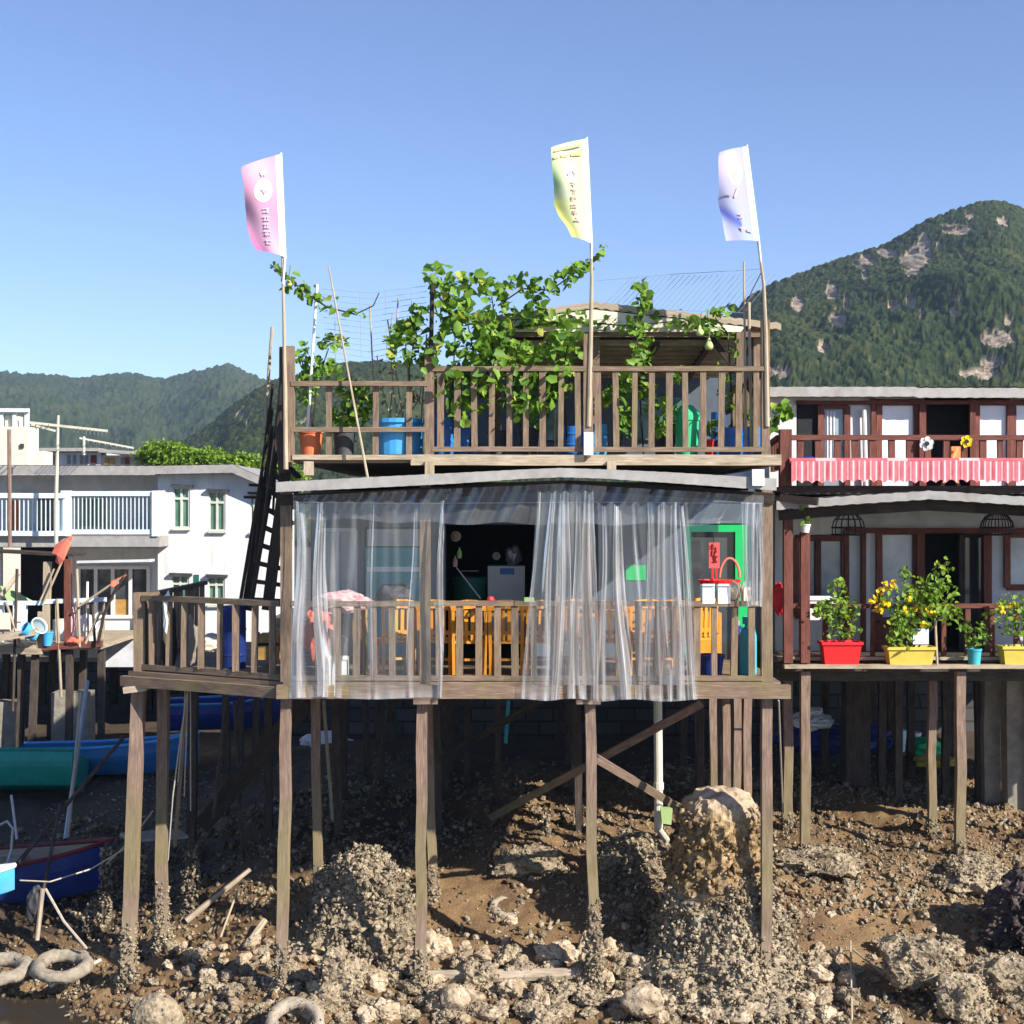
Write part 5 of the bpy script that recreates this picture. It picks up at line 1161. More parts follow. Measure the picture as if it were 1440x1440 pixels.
# awning
def awn(u,v):
    x=lerp(1113,KR,u); k=u*46; sc=.028*abs(math.sin(k*math.pi))
    if v<.12: y=648+v*30; d=KF-.10-.25*v
    else: y=lerp(652,679,(v-.12)/.88); d=KF-.14-.10*(v-.12)
    y+= (v==1)*-4*abs(math.sin(k*math.pi)); return P(x,y+.8*math.sin(u*31),d+.008*math.sin(k*6.28))
m=MB().grid(awn,920,6); m.uv=[(a*83,b) for a,b in m.uv]
aw=thing('awning','red and white striped scalloped awning cloth along the balcony of the right house','awning',P(1280,680,KF)); build(m,'valance',M['stripe'],aw,smooth=True)
m=MB().tube([P(1110,648,KF-.06),P(KR,648,KF-.06)],.04,8); build(m,'roller',M['stripe'],aw)
# lower roof
kx=[1092,1200,1310,1400,1500,1780]; kt=[705,697,690,696,702,712]; kb=[717,709,702,708,715,726]
DR=19.55
def kl(u,v):
    px=lerp(1092,KR,u); a=PZ(interp(px,kx,kt),DR); b=PZ(interp(px,kx,kb),DR); k=int(round(v*4)); q=[(0,a),(0,b),(.08,b),(.08,a-.02),(2.4,a+.0)][k]
    return (PX(px,DR),DR+q[0],q[1]+.006*math.sin(px*.29))
m=MB().grid(kl,90,4); m.grid(lambda u,v:(PX(lerp(1092,KR,u),DR),DR+2.4*v,PZ(interp(lerp(1092,KR,u),kx,kt),DR)+.01),60,2); build(m,'veranda_roof',M['grey'],K)
m=MB()
for i in range(10):
    a,b=lerp(1096,KR,i/10),lerp(1096,KR,(i+1)/10); m.beam((PX(a,KF),KF,PZ(interp(a,kx,kb),DR)-.08),(PX(b,KF),KF,PZ(interp(b,kx,kb),DR)-.08),.1,.14,segs=1)
build(m,'dark_eave_strip',M['dark'],K)
# lower wall
LW=21.9
walls(K,[(1090,1118,715,930),(1188,1212,745,930),(1216,1231,745,930),(1118,1188,715,752),(1118,1188,868,930)],LW,'white')
walls(K,[(1188,KR,712,745),(1395,1412,745,930),(1412,KR,826,930),(1500,KR,745,826)],LW,'wgrey')
wpan(K,'dark red framed window with two dark panes at the left of the lower floor',1119,1187,757,866,LW-.02,'gblue','brown',.09,(1150,))
wpan(K,'tall pale glass panel behind the yellow flowers',1236,1288,748,872,LW,'gsky','brown',.09)
walls(K,[(1232,1292,874,930)],LW,'brown')
wpan(K,'pale glazed window at the right end of the lower floor',1416,1496,752,826,LW-.01,'gsky','brown',.09)
for px in (1190,1214,1294,1388): build(MB().beam(P(px,745,LW-.06),P(px,930,LW-.06),.07 if px<1250 else .12,.08,ref=(0,1,0)),'post',M['brown'],K)
build(MB().beam(P(1190,746,LW-.07),P(1500,746,LW-.07),.06,.08),'lintel',M['brown'],K)
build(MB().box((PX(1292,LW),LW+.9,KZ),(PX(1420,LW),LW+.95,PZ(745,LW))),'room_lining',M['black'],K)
m=MB().box((PX(1092,LW),LW+.11,KZ),(PX(1092,LW)+.1,27.9,KU-.1)); build(m,'side_wall',M['white'],K)
wpan(K,'half open dark door leaf in the lower opening',1352,1386,752,925,LW+.25,'gdark','dark',.09,name='door')
for px,t in ((1108,700),(1132,748)): build(MB().beam(P(px,932,KF+.04),P(px,t,KF+.04),.125,.11,ref=(0,1,0)),'post',M['brown'],K)
railing(K,(PX(1110,20.3),20.3),(PX(KR,20.3),20.3),PZ(852,20.3),KZ+.05,20,M['brown'],.08,.075,'dark red railing behind the flower boxes')
# deck, shelf, stilts
build(MB().box((xk0,KF+.2,KZ-.12),(xk1,28,KZ-.004)),'deck',M['dstilt'],K)
build(MB().beam((PX(1102,KF),KF,KZ-.02),(xk1,KF,KZ-.02),.16,.05),'shelf_plank',M['plank'],K)
build(MB().beam((PX(1100,KF),KF+.35,KZ+.06),(xk1,KF+.35,KZ+.06),.2,.04),'shelf_plank',M['plank'],K)
for y in (20.3,22,24,26): build(MB().beam((xk0,y,KZ-.20),(xk1,y,KZ-.20),.1,.14),'joist',M['dstilt'],K)
for px,D,fx,w,mt in ((1132,20.0,1132,.13,'stilt'),(1350,20.0,1349,.13,'stilt'),(1311,20.9,1310,.115,'stilt'),(1108,21.2,1108,.13,'stilt'),(1560,20.0,1560,.13,'stilt')):
    x=PX(px,D); stilt(K,(x,D,KZ-.1),(PX(fx,D),D,gzs(x,D)),w,mt,50,.25)
for px,D in ((1160,24.5),(1240,23.5),(1252,25.8),(1264,22.8),(1280,24.6),(1330,23.2),(1376,23.0),(1450,22.4),(1480,24.5),(1340,26.5),(1225,26.6)):
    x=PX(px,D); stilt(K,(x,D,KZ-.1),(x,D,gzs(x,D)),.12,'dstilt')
for px,D,w,dp in ((1203,23.6,.40,.4),(1392,22.9,.26,.3),(1426,22.6,.30,.3),(1500,22.6,.4,.3)):
    x=PX(px,D); m=MB()
    m.beam((x,D,gzs(x,D)-.1),(x,D,KZ-.14),w,dp,wob=.008); build(m,'pier',M['concrete'] if px>1300 else M['dstilt'],K)
pole('cable',P(1095,985,18.4),P(1101,1150,20.4),.012,'rope','thin greenish cord hanging between the two houses','cord')
build(MB().beam(P(1098,700,19.6),P(1150,706,19.4),.12,.1),'roof_bracket',M['dark'],K)
# planters
def planter(label,p0,p1,q0,q1,D,mat,group='flower boxes on the shelf of the right house'):
    x0,x1=PX(p0,D),PX(p1,D); z0,z1=PZ(q1,D),PZ(q0,D); d=.30; k=.045; t=thing('flower_box',label,'flower box',((x0+x1)/2,D,z0),group)
    def ring(z,e): return [(x0+e,D+e,z),(x1-e,D+e,z),(x1-e,D+d-e,z),(x0+e,D+d-e,z)]
    m=MB(); rs=[ring(z0,k),ring(z1-.04,.008),ring(z1-.04,-.012),ring(z1,-.012),ring(z1,.014),ring(z1-.03,.02)]
    vs=[p for r_ in rs for p in r_]; fs=[[i*4+j,i*4+(j+1)%4,(i+1)*4+(j+1)%4,(i+1)*4+j] for i in range(5) for j in range(4)]+[[3,2,1,0]]
    m.add(vs,fs); build(m,'body',M[mat],t); m=MB(); m.add(ring(z1-.035,.018),[[0,1,2,3]]); build(m,'soil',M['dark'],t); return t
DP=19.86
planter('bright red flower box with a leafy green shrub',1157,1213,903,936,DP,'red')
planter('mustard yellow flower box with yellow flowers, left of the teal pot',1249,1316,910,938,DP,'yellow')
planter('mustard yellow flower box cut by the right edge',1411,1478,909,937,DP,'yellow')
pot('flower_pot','small teal pot between the two mustard flower boxes',1370,912,936,20,DP+.1,'teal','flower pot')
def shrub(label,cl,px,py,D,per,size,stems,mat='leaf2',fl=None,depth=.14,cat='shrub'):
    t=vine('shrub',label,cl,D,per,size,stems,[],depth,mat,None,(px,py),.010,cat,'dstilt')
    if fl:
        C=clusters(fl,D-.14,3.2,.12); m=[]
        V,F=leafmesh(np.repeat(C,5,0)+RNG.normal(0,.014,(len(C)*5,3)),.055,(0,-.8,.5),.3,.9,.5); o=npmesh('blossom',V,F,M['flower'],t); o['kind']='stuff'
    return t
shrub('rounded green shrub growing in the bright red flower box',[(1180,832,14,16),(1170,858,28,18),(1186,880,22,18),(1160,856,18,10),(1196,860,16,18),(1178,818,6,6)],1185,905,DP+.15,24,.072,[[(1184,906),(1180,870),(1178,822)],[(1186,906),(1196,880),(1204,850)],[(1182,906),(1168,880),(1152,852)]])
shrub('tall bushy shrub with yellow flowers in the mustard box',[(1262,845,30,20),(1280,868,32,26),(1270,895,24,16),(1300,830,34,22),(1325,830,20,22),(1300,858,36,20),(1335,862,20,18),(1326,800,14,12),(1272,806,10,10),(1262,880,16,20)],1282,912,DP+.15,18,.075,[[(1280,912),(1270,860),(1258,830)],[(1285,912),(1300,850),(1330,790)],[(1290,912),(1320,870),(1345,850)],[(1275,912),(1284,840),(1266,800)]],
  fl=[(1236,832,10,8),(1246,826,8,6),(1232,846,8,6),(1280,843,14,8),(1236,860,8,6),(1282,855,10,6),(1306,862,8,6),(1258,823,6,4),(1296,880,6,4),(1248,845,10,8)])
shrub('dark green glossy plant in the small teal pot',[(1372,888,18,14),(1358,880,10,10),(1384,898,14,10),(1370,905,12,8)],1370,914,DP+.2,22,.065,[[(1370,914),(1372,885)],[(1370,914),(1386,895)]],'leaf')
shrub('yellowish airy shrub in the mustard box at the right edge',[(1410,862,22,18),(1430,850,20,16),(1420,885,18,14),(1445,880,20,22),(1460,856,20,20)],1440,912,DP+.15,19,.065,[[(1438,912),(1425,870),(1405,850)],[(1440,912),(1440,860)],[(1442,912),(1460,860)]],'leaf2',[(1404,858,8,6),(1426,852,6,5)])
shrub('grass-like tuft with thin leaves at the left end of the yellow flower box',[(1262,898,12,14),(1254,908,8,6)],1258,912,DP+.06,9,.08,[[(1258,912),(1254,890)],[(1262,912),(1268,885)]],'leaf2')
pole('cane',P(1318,938,DP),P(1315,872,DP+.1),.018,'bamboo','thin pale cane standing by the yellow flower box','cane')
t=pot('hanging_pot','small white pot with a sprig on top of the shorter red post',1132,737,749,16,19.85,'wplastic','pot',.7)
shrub('bright green sprig in the small white pot on the red post',[(1132,728,9,9),(1130,718,5,5)],1132,738,19.85,16,.07,[[(1132,738),(1131,718)]],'leaf2',cat='plant')
def cage(px,py,label):
    c=P(px,py,20.4); t=thing('bird_cage',label,'cage',c); m=MB(); r=.23
    for k in range(14):
        a=6.283*k/14; m.tube([c+Vector((math.cos(a)*r*math.cos(b),math.sin(a)*r*math.cos(b),.22*math.sin(b))) for b in (0,.4,.8,1.2,1.57)],.009,4,False)
    build(m,'dome',M['blackm'],t); m=MB().torus(c,r,.014,(0,0,1),24,6); m.torus(c+Vector((0,0,-.10)),r*1.02,.014,(0,0,1),24,6); m.torus(c+Vector((0,0,.12)),r*.82,.010,(0,0,1),24,6)
    for k in range(14): a=6.283*k/14; m.tube([c+Vector((math.cos(a)*r,math.sin(a)*r,0)),c+Vector((math.cos(a)*r,math.sin(a)*r,-.10))],.007,4,False)
    build(m,'band',M['blackm'],t); build(MB().tube([c+Vector((0,0,.22)),c+Vector((0,0,.42))],.006,4),'hook',M['blackm'],t)
cage(1193,742,'black wire bird cage hanging over the dark red framed window'); cage(1402,742,'black wire bird cage hanging by the right-hand pale window')
def pinwheel(px,py,D,label,mat,r):
    c=P(px,py,D); t=thing('flower_ornament',label,'ornament',c,'flower ornaments on the balcony rail')
    for k in range(6):
        a=6.283*k/6+.3; q=c+Vector((math.cos(a)*r*.62,-.01,math.sin(a)*r*.62)); m=MB()
        m.add([q+Vector((math.cos(b)*r*.42,-.012*math.cos(b*2),math.sin(b)*r*.42)) for b in [6.283*i/10 for i in range(10)]],[list(range(10))]); o=build(m,'petal',M[mat],t); o.modifiers.new('s','SOLIDIFY').thickness=.012
    build(MB().tube([c+Vector((0,.02,0)),c+Vector((0,-.035,0))],r*.33,12),'centre',M['blackm'],t)
pinwheel(1303,624,KF-.09,'white flower ornament on the balcony rail','wplastic',.10); pinwheel(1359,621,KF-.09,'yellow flower ornament on the balcony rail','petaly',.085)
vs,fs=stone(3,111,.25,(.2,.16,.14)); c=P(1138,655,20.8); solo(MB().add([v+c for v in vs],fs),'cushion',M['navy'],'dark blue bundle on the balcony behind the left balusters','bundle')
t=thing('folding_chair','orange folding chair on the balcony in the dark upper opening','chair',P(1335,684,20.6))
build(MB().beam(P(1325,684,20.6),P(1346,630,20.8),.04,.03,ref=(0,1,0)),'leg',M['orange'],t); build(MB().beam(P(1349,684,20.6),P(1328,640,20.8),.04,.03,ref=(0,1,0)),'leg',M['orange'],t); build(MB().box(P(1324,662,20.5),P(1349,657,20.9)),'seat',M['orange'],t); build(MB().box(P(1338,645,20.85),P(1352,628,20.9)),'backrest',M['orange'],t)
vs,fs=stone(3,112,.3,(.10,.09,.24)); c=P(1096,840,20.3); solo(MB().add([v+c for v in vs],fs),'red_jar',M['red'],'red plastic container behind the left railing of the right house','container')
boxy('box','white foam box behind the railing under the two-pane window','box',1138,1176,842,872,20.9,.3,'wplastic',[('lid',1137,1177,838,844,'wplastic',.02)])
boxy('tin','small framed blue card standing among the yellow flowers','card',1284,1306,884,906,19.95,.03,'pbluep',[('print',1287,1303,887,903,'wplastic',.006)])
# things under the right house
vs,fs=stone(4,113,.5,(.30,.25,.16)); c=P(1142,1012,24.0); solo(MB().add([v+c for v in vs],fs),'plastic_bag',M['bag'],'crumpled white sheet lying under the right house by the pale front stilt','sheet')
vs,fs=stone(4,118,.4,(1.0,.6,.30)); c=P(1170,1040,25.2); solo(MB().add([v+c for v in vs],fs),'tarpaulin',M['navy'],'dark blue heap of tarpaulin in the shade under the right house','tarpaulin')
vs,fs=stone(4,114,.3,(.42,.3,.10)); c=P(1318,1070,24.2); solo(MB().add([v+c for v in vs],fs),'kayak_piece',M['yellow'],'yellow plastic sheet lying in shade between the stilts of the right house','sheet')
vs,fs=stone(4,115,.35,(.32,.2,.16)); c=P(1300,1050,25.4); solo(MB().add([v+c for v in vs],fs),'bucket_heap',M['pgreen'],'green plastic heap lying behind the yellow sheet','sheet')
pot('bucket','pale blue tub standing far under the right house',1262,1026,1056,26,26.2,'pbluep','tub')
pot('bucket','white pail far under the right house beside the pale blue tub',1286,1030,1056,18,26.4,'wplastic','pail')
# stone embankment behind the houses; left run added as dark backdrop under the white house
m=MB(); ex=lambda u:interp(u,[0,.3,.36,1],[-22,-7.2,-4.7,22]); ey=lambda u:interp(u,[0,.3,.36,1],[35,35,28.4,28.4])
m.grid(lambda u,v:(ex(u),ey(u)+.9*v+.05*math.sin(u*90)*math.sin(v*20),lerp(1.0,3.75,v)),80,10); m.grid(lambda u,v:(ex(u),ey(u)+.9+4*v,3.75),60,2); m.grid(lambda u,v:(ex(u),ey(u)+4.9,lerp(3.75,1.0,v)),60,2)
solo(m,'stone_embankment',M['brick'],'grey stone block embankment in the shade behind the stilt houses','wall')
# ================================================================ the white house on the left
W0=thing('house','white two storey house on the left with a low gable and pale blue balcony','house',(PX(290,30),30.2,1.6))
D=30.0; q=[(222,930),(345,930),(362,930),(362,675),(331,661),(222,668)]
m=MB()
def pane_wall(mb,D,xs,holes,top,bot):
    # vertical strips with window openings left out
    for a,b in zip(xs[:-1],xs[1:]):
        hs=sorted([h for h in holes if h[0]<=a+1e-3 and h[1]>=b-1e-3],key=lambda h:h[2]); y=None
        ta,tb=top(a),top(b); segs=[]; cur=None
        for h in hs:
            segs.append((cur,h[2])); cur=h[3]
        segs.append((cur,bot))
        for s0,s1 in segs:
            ya,yb=(ta,tb) if s0 is None else (s0,s0)
            mb.prism([P(a,ya,D),P(b,yb,D),P(b,s1,D),P(a,s1,D)],(0,.12,0))
tp=lambda x:interp(x,[222,331,380],[668,660,684])
WN=[(244,267,686,742),(294,317,692,746),(352,364,696,748),(242,266,810,850),(293,316,812,850)]
pane_wall(m,D,[222,242,244,266,267,293,294,316,317,331,352,364,378],[ (244,266,686,742),(266,267,686,742),(294,316,692,746),(316,317,692,746),(352,364,696,748),(242,244,810,850),(244,266,810,850),(293,294,812,850),(294,316,812,850)],tp,930)
build(m,'wall',M['white'],W0)
build(MB().box((PX(378,D)-.12,D+.121,PZ(930,D)),(PX(378,D),33.5,PZ(690,D))),'side_wall',M['white'],W0); build(MB().box((PX(222,D),D+.121,PZ(930,D)),(PX(222,D)+.12,33.5,PZ(676,D))),'side_wall',M['white'],W0)
for (a,b,c,d) in WN:
    f=MB(); w=.045
    for y in (c,d,lerp(c,d,.27)): f.beam(P(a,y,D+.05),P(b,y,D+.05),.06,w)
    for x in (a+.5,(a+b)/2,b-.5): f.beam(P(x,c,D+.045),P(x,d,D+.045),w,.05,ref=(0,1,0))
    f=build(f,'window',M['trim'],W0); build(MB().box((PX(a,D),D+.07,PZ(d,D)),(PX(b,D),D+.09,PZ(c,D))),'pane',M['ggreen'],f)
    build(MB().beam(P(a-3,c-3,D-.04),P(b+4,c-2,D-.04),.14,.05),'hood',M['blackpot'],f); build(MB().beam(P(a-1,d+2,D-.03),P(b+1,d+2,D-.03),.10,.05),'sill',M['trim'],f)
build(MB().box((PX(273,D),D-.02,PZ(850,D)),(PX(280,D),D-.005,PZ(808,D))),'vent_shutter',M['dgreen'],W0)
def wroof(u,v):
    px=lerp(-80,384,u); k=int(round(v*4)); zt=PZ(interp(px,[-80,222,331,384],[655,656,654,677]),D); th=.17 if px>222 else .19
    qq=[(0,zt),(0,zt-th),(.08,zt-th),(.08,zt-.04),(3.9,zt)][k]; return (PX(px,D),D-.35+qq[0],qq[1]+.004*math.sin(px*.5))
m=MB().grid(wroof,70,4); m.grid(lambda u,v:(PX(lerp(-80,384,u),D),D-.35+3.9*v,PZ(interp(lerp(-80,384,u),[-80,222,331,384],[655,656,654,677]),D)+.01),50,2); build(m,'roof',M['grey'],W0)
# balcony wing
DB=31.6; m=MB()
wb(m,-80,112,668,770,DB,.1); wb(m,112,145,668,700,DB,.1); wb(m,112,145,742,770,DB,.1); wb(m,145,222,668,770,DB,.1); build(m,'boarded_wall',M['wgrey'],W0)
f=MB()
for x in (112,128,145): f.beam(P(x,700,DB-.02),P(x,742,DB-.02),.06,.06,ref=(0,1,0))
for y in (700,742): f.beam(P(112,y,DB-.02),P(145,y,DB-.02),.06,.06)
f=build(f,'window',M['trim'],W0); build(MB().box((PX(112,DB),DB+.01,PZ(742,DB)),(PX(145,DB),DB+.03,PZ(700,DB))),'pane',M['ggreen'],f)
build(MB().box((PX(54,DB),DB-.03,PZ(768,DB)),(PX(80,DB),DB-.005,PZ(698,DB))),'door',M['gdark'],W0); build(MB().box((PX(10,DB),DB-.03,PZ(768,DB)),(PX(26,DB),DB-.005,PZ(704,DB))),'door',M['terra'],W0)
DL=29.2
m=MB().box((PX(-80,DL),DL,PZ(769,DL)),(PX(224,DL),DB,PZ(754,DL))); build(m,'balcony_slab',M['grey'],W0)
build(MB().beam(P(112,790,DL+.3),P(214,788,DL+.3),.4,.05),'canopy',M['wgrey'],W0)
def bluerail(par,pa,pb,q0,q1,D,n,label):
    r=build(MB().beam(P(pa,q0,D),P(pb,q0,D),.10,.10),'railing',M['pbluep'],par); r['label']=label
    build(MB().beam(P(pa,q1,D),P(pb,q1,D),.10,.10),'bottom_rail',M['pbluep'],r)
    for i in range(n): x=lerp(pa,pb,(i+.5)/n); build(MB().beam(P(x,q1,D),P(x,q0,D),.018,.018,segs=1,wob=0),'baluster',M['pbluep'],r)
    return r
bluerail(W0,96,221,694,748,DL+.05,22,'pale blue balcony railing, right half'); bluerail(W0,-80,92,697,750,DL-.1,28,'pale blue balcony railing, left half')
for px in (96,219): build(MB().beam(P(px,754,DL+.02),P(px,690,DL+.02),.13,.13,ref=(0,1,0)),'railing_post',M['pbluep'],W0)
build(MB().beam(P(90,754,DL-.02),P(90,690,DL-.02),.10,.1,ref=(0,1,0)),'railing_post',M['pbluep'],W0)
# lower floor
DG=30.6; m=MB(); wb(m,96,110,770,925,DG,.1); wb(m,110,210,770,797,DG,.1); wb(m,110,210,868,925,DG,.1); wb(m,210,224,770,925,DG,.1); build(m,'lower_wall',M['white'],W0); build(wb(MB(),-80,2,770,925,DG,.1),'lower_wall',M['white'],W0)
f=MB()
for x in (111,135,159,184,209): f.beam(P(x,797,DG-.02),P(x,868,DG-.02),.075,.07,ref=(0,1,0))
for y in (798,867): f.beam(P(110,y,DG-.02),P(210,y,DG-.02),.07,.07)
f=build(f,'window',M['wplastic'],W0); build(MB().box((PX(110,DG),DG+.02,PZ(868,DG)),(PX(210,DG),DG+.05,PZ(797,DG))),'pane',M['gdark'],f)
build(MB().box((PX(162,DG),DG+.005,PZ(865,DG)),(PX(181,DG),DG+.018,PZ(843,DG))),'poster',M['ochre'],f)
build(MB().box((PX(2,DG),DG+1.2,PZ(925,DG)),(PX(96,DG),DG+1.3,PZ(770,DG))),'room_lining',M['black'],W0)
m=MB().box((PX(-80,DG),DG-.01+.2,PZ(932,DG)),(PX(378,DG),33.5,PZ(926,DG))); build(m,'floor_slab',M['concrete'],W0)
build(MB().box((PX(142,29.6),29.6,PZ(938,29.6)),(PX(225,29.6),30.5,PZ(898,29.6))),'plinth',M['wgrey'],W0)
build(MB().box((PX(225,30.1),30.14,PZ(960,30.1)),(PX(376,30.1),30.5,PZ(931,30.1))),'plinth',M['concrete'],W0)
for px,Dp in ((110,33),(160,34),(210,33),(260,32),(300,33),(340,32),(60,34),(20,33)): x=PX(px,Dp); stilt(W0,(x,Dp,PZ(928,Dp)),(x,Dp,gzs(x,Dp)),.16,'dstilt')
# ---- front jetty of the white house
J=thing('jetty','ramshackle wooden jetty with pale blue rail in front of the white house','jetty',(PX(60,27),27,1.3))
DJ=27.0
build(MB().box((PX(-120,DJ),DJ,PZ(913,DJ)),(PX(142,DJ),30.4,PZ(907,DJ))),'deck',M['plank'],J)
build(MB().beam(P(-120,914,DJ-.04),P(60,916,DJ-.04),.08,.11),'deck_beam',M['plank'],J); build(MB().beam(P(60,910,DJ-.05),P(144,905,DJ-.05),.08,.12),'deck_beam',M['brown'],J)
r=build(MB().beam(P(-120,847,DJ),P(62,848,DJ),.07,.08),'railing',M['pbluep'],J); build(MB().beam(P(62,846,DJ),P(150,843,DJ+.2),.07,.08),'rail_end',M['pbluep'],r)
for px in (4,20,36,80,110,124,146): build(MB().beam(P(px,908,DJ+.06),P(px+R(-2,2),845,DJ+.06),.03,.03,ref=(0,1,0)),'baluster',M['pbluep' if px<60 else 'plank'],r)
for k,(a,b,c,d) in enumerate(((18,1000,24,800),(86,980,80,842),(112,910,108,800),(134,912,130,850),(30,910,8,846),(120,905,140,862))): build(MB().tube([P(a,b,26.92),P(c,d,26.95)],.028,6),'lashed_pole',M[('dstilt','plank','bamboo')[k%3]],J)
for px,t,b,mt in ((65,790,916,'bamboo'),(57,860,916,'plank'),(96,786,910,'brown'),(-30,780,916,'brown')): build(MB().beam(P(px,b,DJ+.05),P(px+(2 if px<90 else 0),t,DJ+.05),.13,.11,ref=(0,1,0)),'post',M[mt],J)
for px,fx,Dp in ((50,43,27.1),(98,96,27.1),(30,28,27.3),(143,143,27.4),(118,112,28.2),(75,70,29),(10,6,28.6),(-10,-10,27.2)):
    x=PX(px,Dp); x2=PX(fx,Dp); stilt(J,(x,Dp,PZ(914,Dp)),(x2,Dp,gzs(x2,Dp)),.12,'dstilt')
for px,w,t in ((12,.46,985),(103,.72,972),(-60,.5,985)):
    x=PX(px,27.8); build(MB().beam((x,27.8,gzs(x,27.8)-.1),(x,27.8,PZ(t,27.8)),w,.5,wob=.02),'pier',M['concrete'],J)
build(MB().beam(P(-100,770,28.6),P(112,780,28.4),.7,.05),'canopy',M['dark'],J)
build(MB().beam(P(2,838,27.2),P(26,806,27.4),.07,.06,ref=(0,1,0)),'strut',M['plank'],J)
def redflag(label,a,b,poly,D):
    t=thing('flag',label,'flag',P(a[0],a[1],D)); build(MB().tube([P(a[0],a[1],D),P(b[0],b[1],D)],.022,7),'pole',M['bamboo'],t)
    m=MB(); n=len(poly); m.add([P(p[0],p[1],D-.03+.05*math.sin(i*2.1)) for i,p in enumerate(poly)],[list(range(n))]); o=build(m,'cloth',M['rcloth'],t); o.modifiers.new('s','SOLIDIFY').thickness=.012
redflag('faded red flag rolled down on a slanting pole over the jetty',(62,846),(103,754),[(103,753),(100,765),(90,788),(84,795),(78,790),(80,780),(73,778),(79,765),(95,756)],26.9)
redflag('narrow red pennant on a slanting stick near the white house window',(112,852),(177,808),[(177,808),(173,816),(160,826),(155,824),(157,817)],26.8)
pole('branch',P(138,905,26.8),P(176,806,26.8),.03,'dark','crooked dark branch standing at the end of the jetty','branch',mid=[P(146,865,26.8),P(158,838,26.8)])
pole('bamboo_pole',P(56,846,26.9),P(76,800,26.9),.02,'bamboo','thin pale pole beside the faded red flag','pole')
pole('bamboo_pole',P(122,905,27.3),P(123,818,27.3),.025,'wplastic','white stake before the big dark window','stake')
m=MB().tube([P(118,905,27.2),P(130,880,27.1),P(150,862,27.0),P(128,895,27.1),P(148,900,27.0)],.01,5); solo(m,'wire_tangle',M['rope'],'tangle of pale rope hanging at the jetty end','rope')
boxy('board','white board with dark edge at the left end of the jetty','board',-20,14,862,887,26.9,.08,'cream',[('edge',-20,14,885,888,'dark',.01)])
t=pot('tub','white and blue plastic tub tipped on its side on the jetty',52,868,892,24,26.9,'pbluep','tub',.7,True,False,None,False); t.rotation_euler=(.5,1.0,0); t.location=P(42,890,26.9)
t=pot('tub','blue plastic tub lying beside the tipped white one on the jetty',52,868,890,20,26.7,'lblue','tub',.7,True,False,None,False); t.rotation_euler=(.2,-.9,.4); t.location=P(50,896,26.7)
pot('bucket','blue bucket on the jetty between the two posts',67,888,908,16,26.95,'lblue','bucket')
boxy('cabinet','white cabinet standing on the jetty behind the blue bucket','cabinet',74,92,872,905,28.0,.4,'cream',[('door',76,90,876,902,'wplastic',.01)])
boxy('pillar','slim white tiled pillar at the back of the jetty','pillar',18,30,850,900,28.5,.3,'wplastic',[('joint',18,30,874,876,'steel',.004)])
vs,fs=stone(3,121,.4,(.17,.15,.09)); c=P(106,902,27.0); solo(MB().add([v+c for v in vs],fs),'laundry',M['rcloth'],'heap of reddish cloth on the jetty floor near the red post','cloth')
vs,fs=stone(3,122,.5,(.08,.10,.26)); c=P(101,872,27.1); solo(MB().add([v+c for v in vs],fs),'hung_clothes',M['pink'],'pinkish clothes hung on the red jetty post','clothes')
vs,fs=stone(3,125,.5,(.22,.15,.30)); c=P(121,886,27.6); solo(MB().add([v+c for v in vs],fs),'hung_clothes',M['bag'],'white bundle below the big dark window','bundle')
m=MB().add([P(0,825,28),P(8,826,28.0),P(48,847,27.6),P(10,846,27.5)],[[0,1,2,3]]); o=solo(m,'green_sheet',M['lgreen'],'bright green sheet sloping under the jetty canopy','sheet'); o.modifiers.new('s','SOLIDIFY').thickness=.02
m=MB(); m.beam(P(-30,902,26.6),P(52,888,26.7),.35,.12); solo(m,'upturned_plank',M['plank'],'broad pale plank lying aslant on the jetty edge','plank')
# antenna
t=thing('antenna','rusty television antenna mast over the white house balcony','antenna',P(80,770,28.6))
build(MB().tube([P(79,770,28.6),P(79,700,28.6),P(82,584,28.6)],[.04,.04,.025],8),'mast',M['pvc'],t); build(MB().beam(P(40,594,28.6),P(151,606,28.6),.05,.05),'boom',M['pvc'],t); build(MB().beam(P(44,597,28.5),P(78,606,28.5),.04,.04),'boom',M['pvc'],t)
for k in range(9): x=104+k*5.6; y=600+(x-95)*.115; build(MB().tube([P(x,y,28.1),P(x+.5,y+7,29.1)],.010,5),'rod',M['pvc'],t)
for k in range(3): x=50+k*9; build(MB().tube([P(x,596,28.2),P(x+1,604,29.0)],.010,5),'rod',M['pvc'],t)
t=thing('antenna','bent pale antenna lying low right of the tall mast','antenna',P(130,640,40)); build(MB().beam(P(112,616,40),P(188,630,40),.05,.05),'boom',M['pvc'],t); build(MB().tube([P(118,640,40),P(118,614,40)],.04,6),'mast',M['pvc'],t)
for k in range(8): x=124+k*8; y=618+(x-112)*.18; build(MB().tube([P(x,y,39.5),P(x,y+4,40.6)],.012,5),'rod',M['pvc'],t)
pole('rusty_pole',P(14,770,28.7),P(13,604,28.7),.04,'stilt','rusty pole standing before the cream building at the far left','pole')
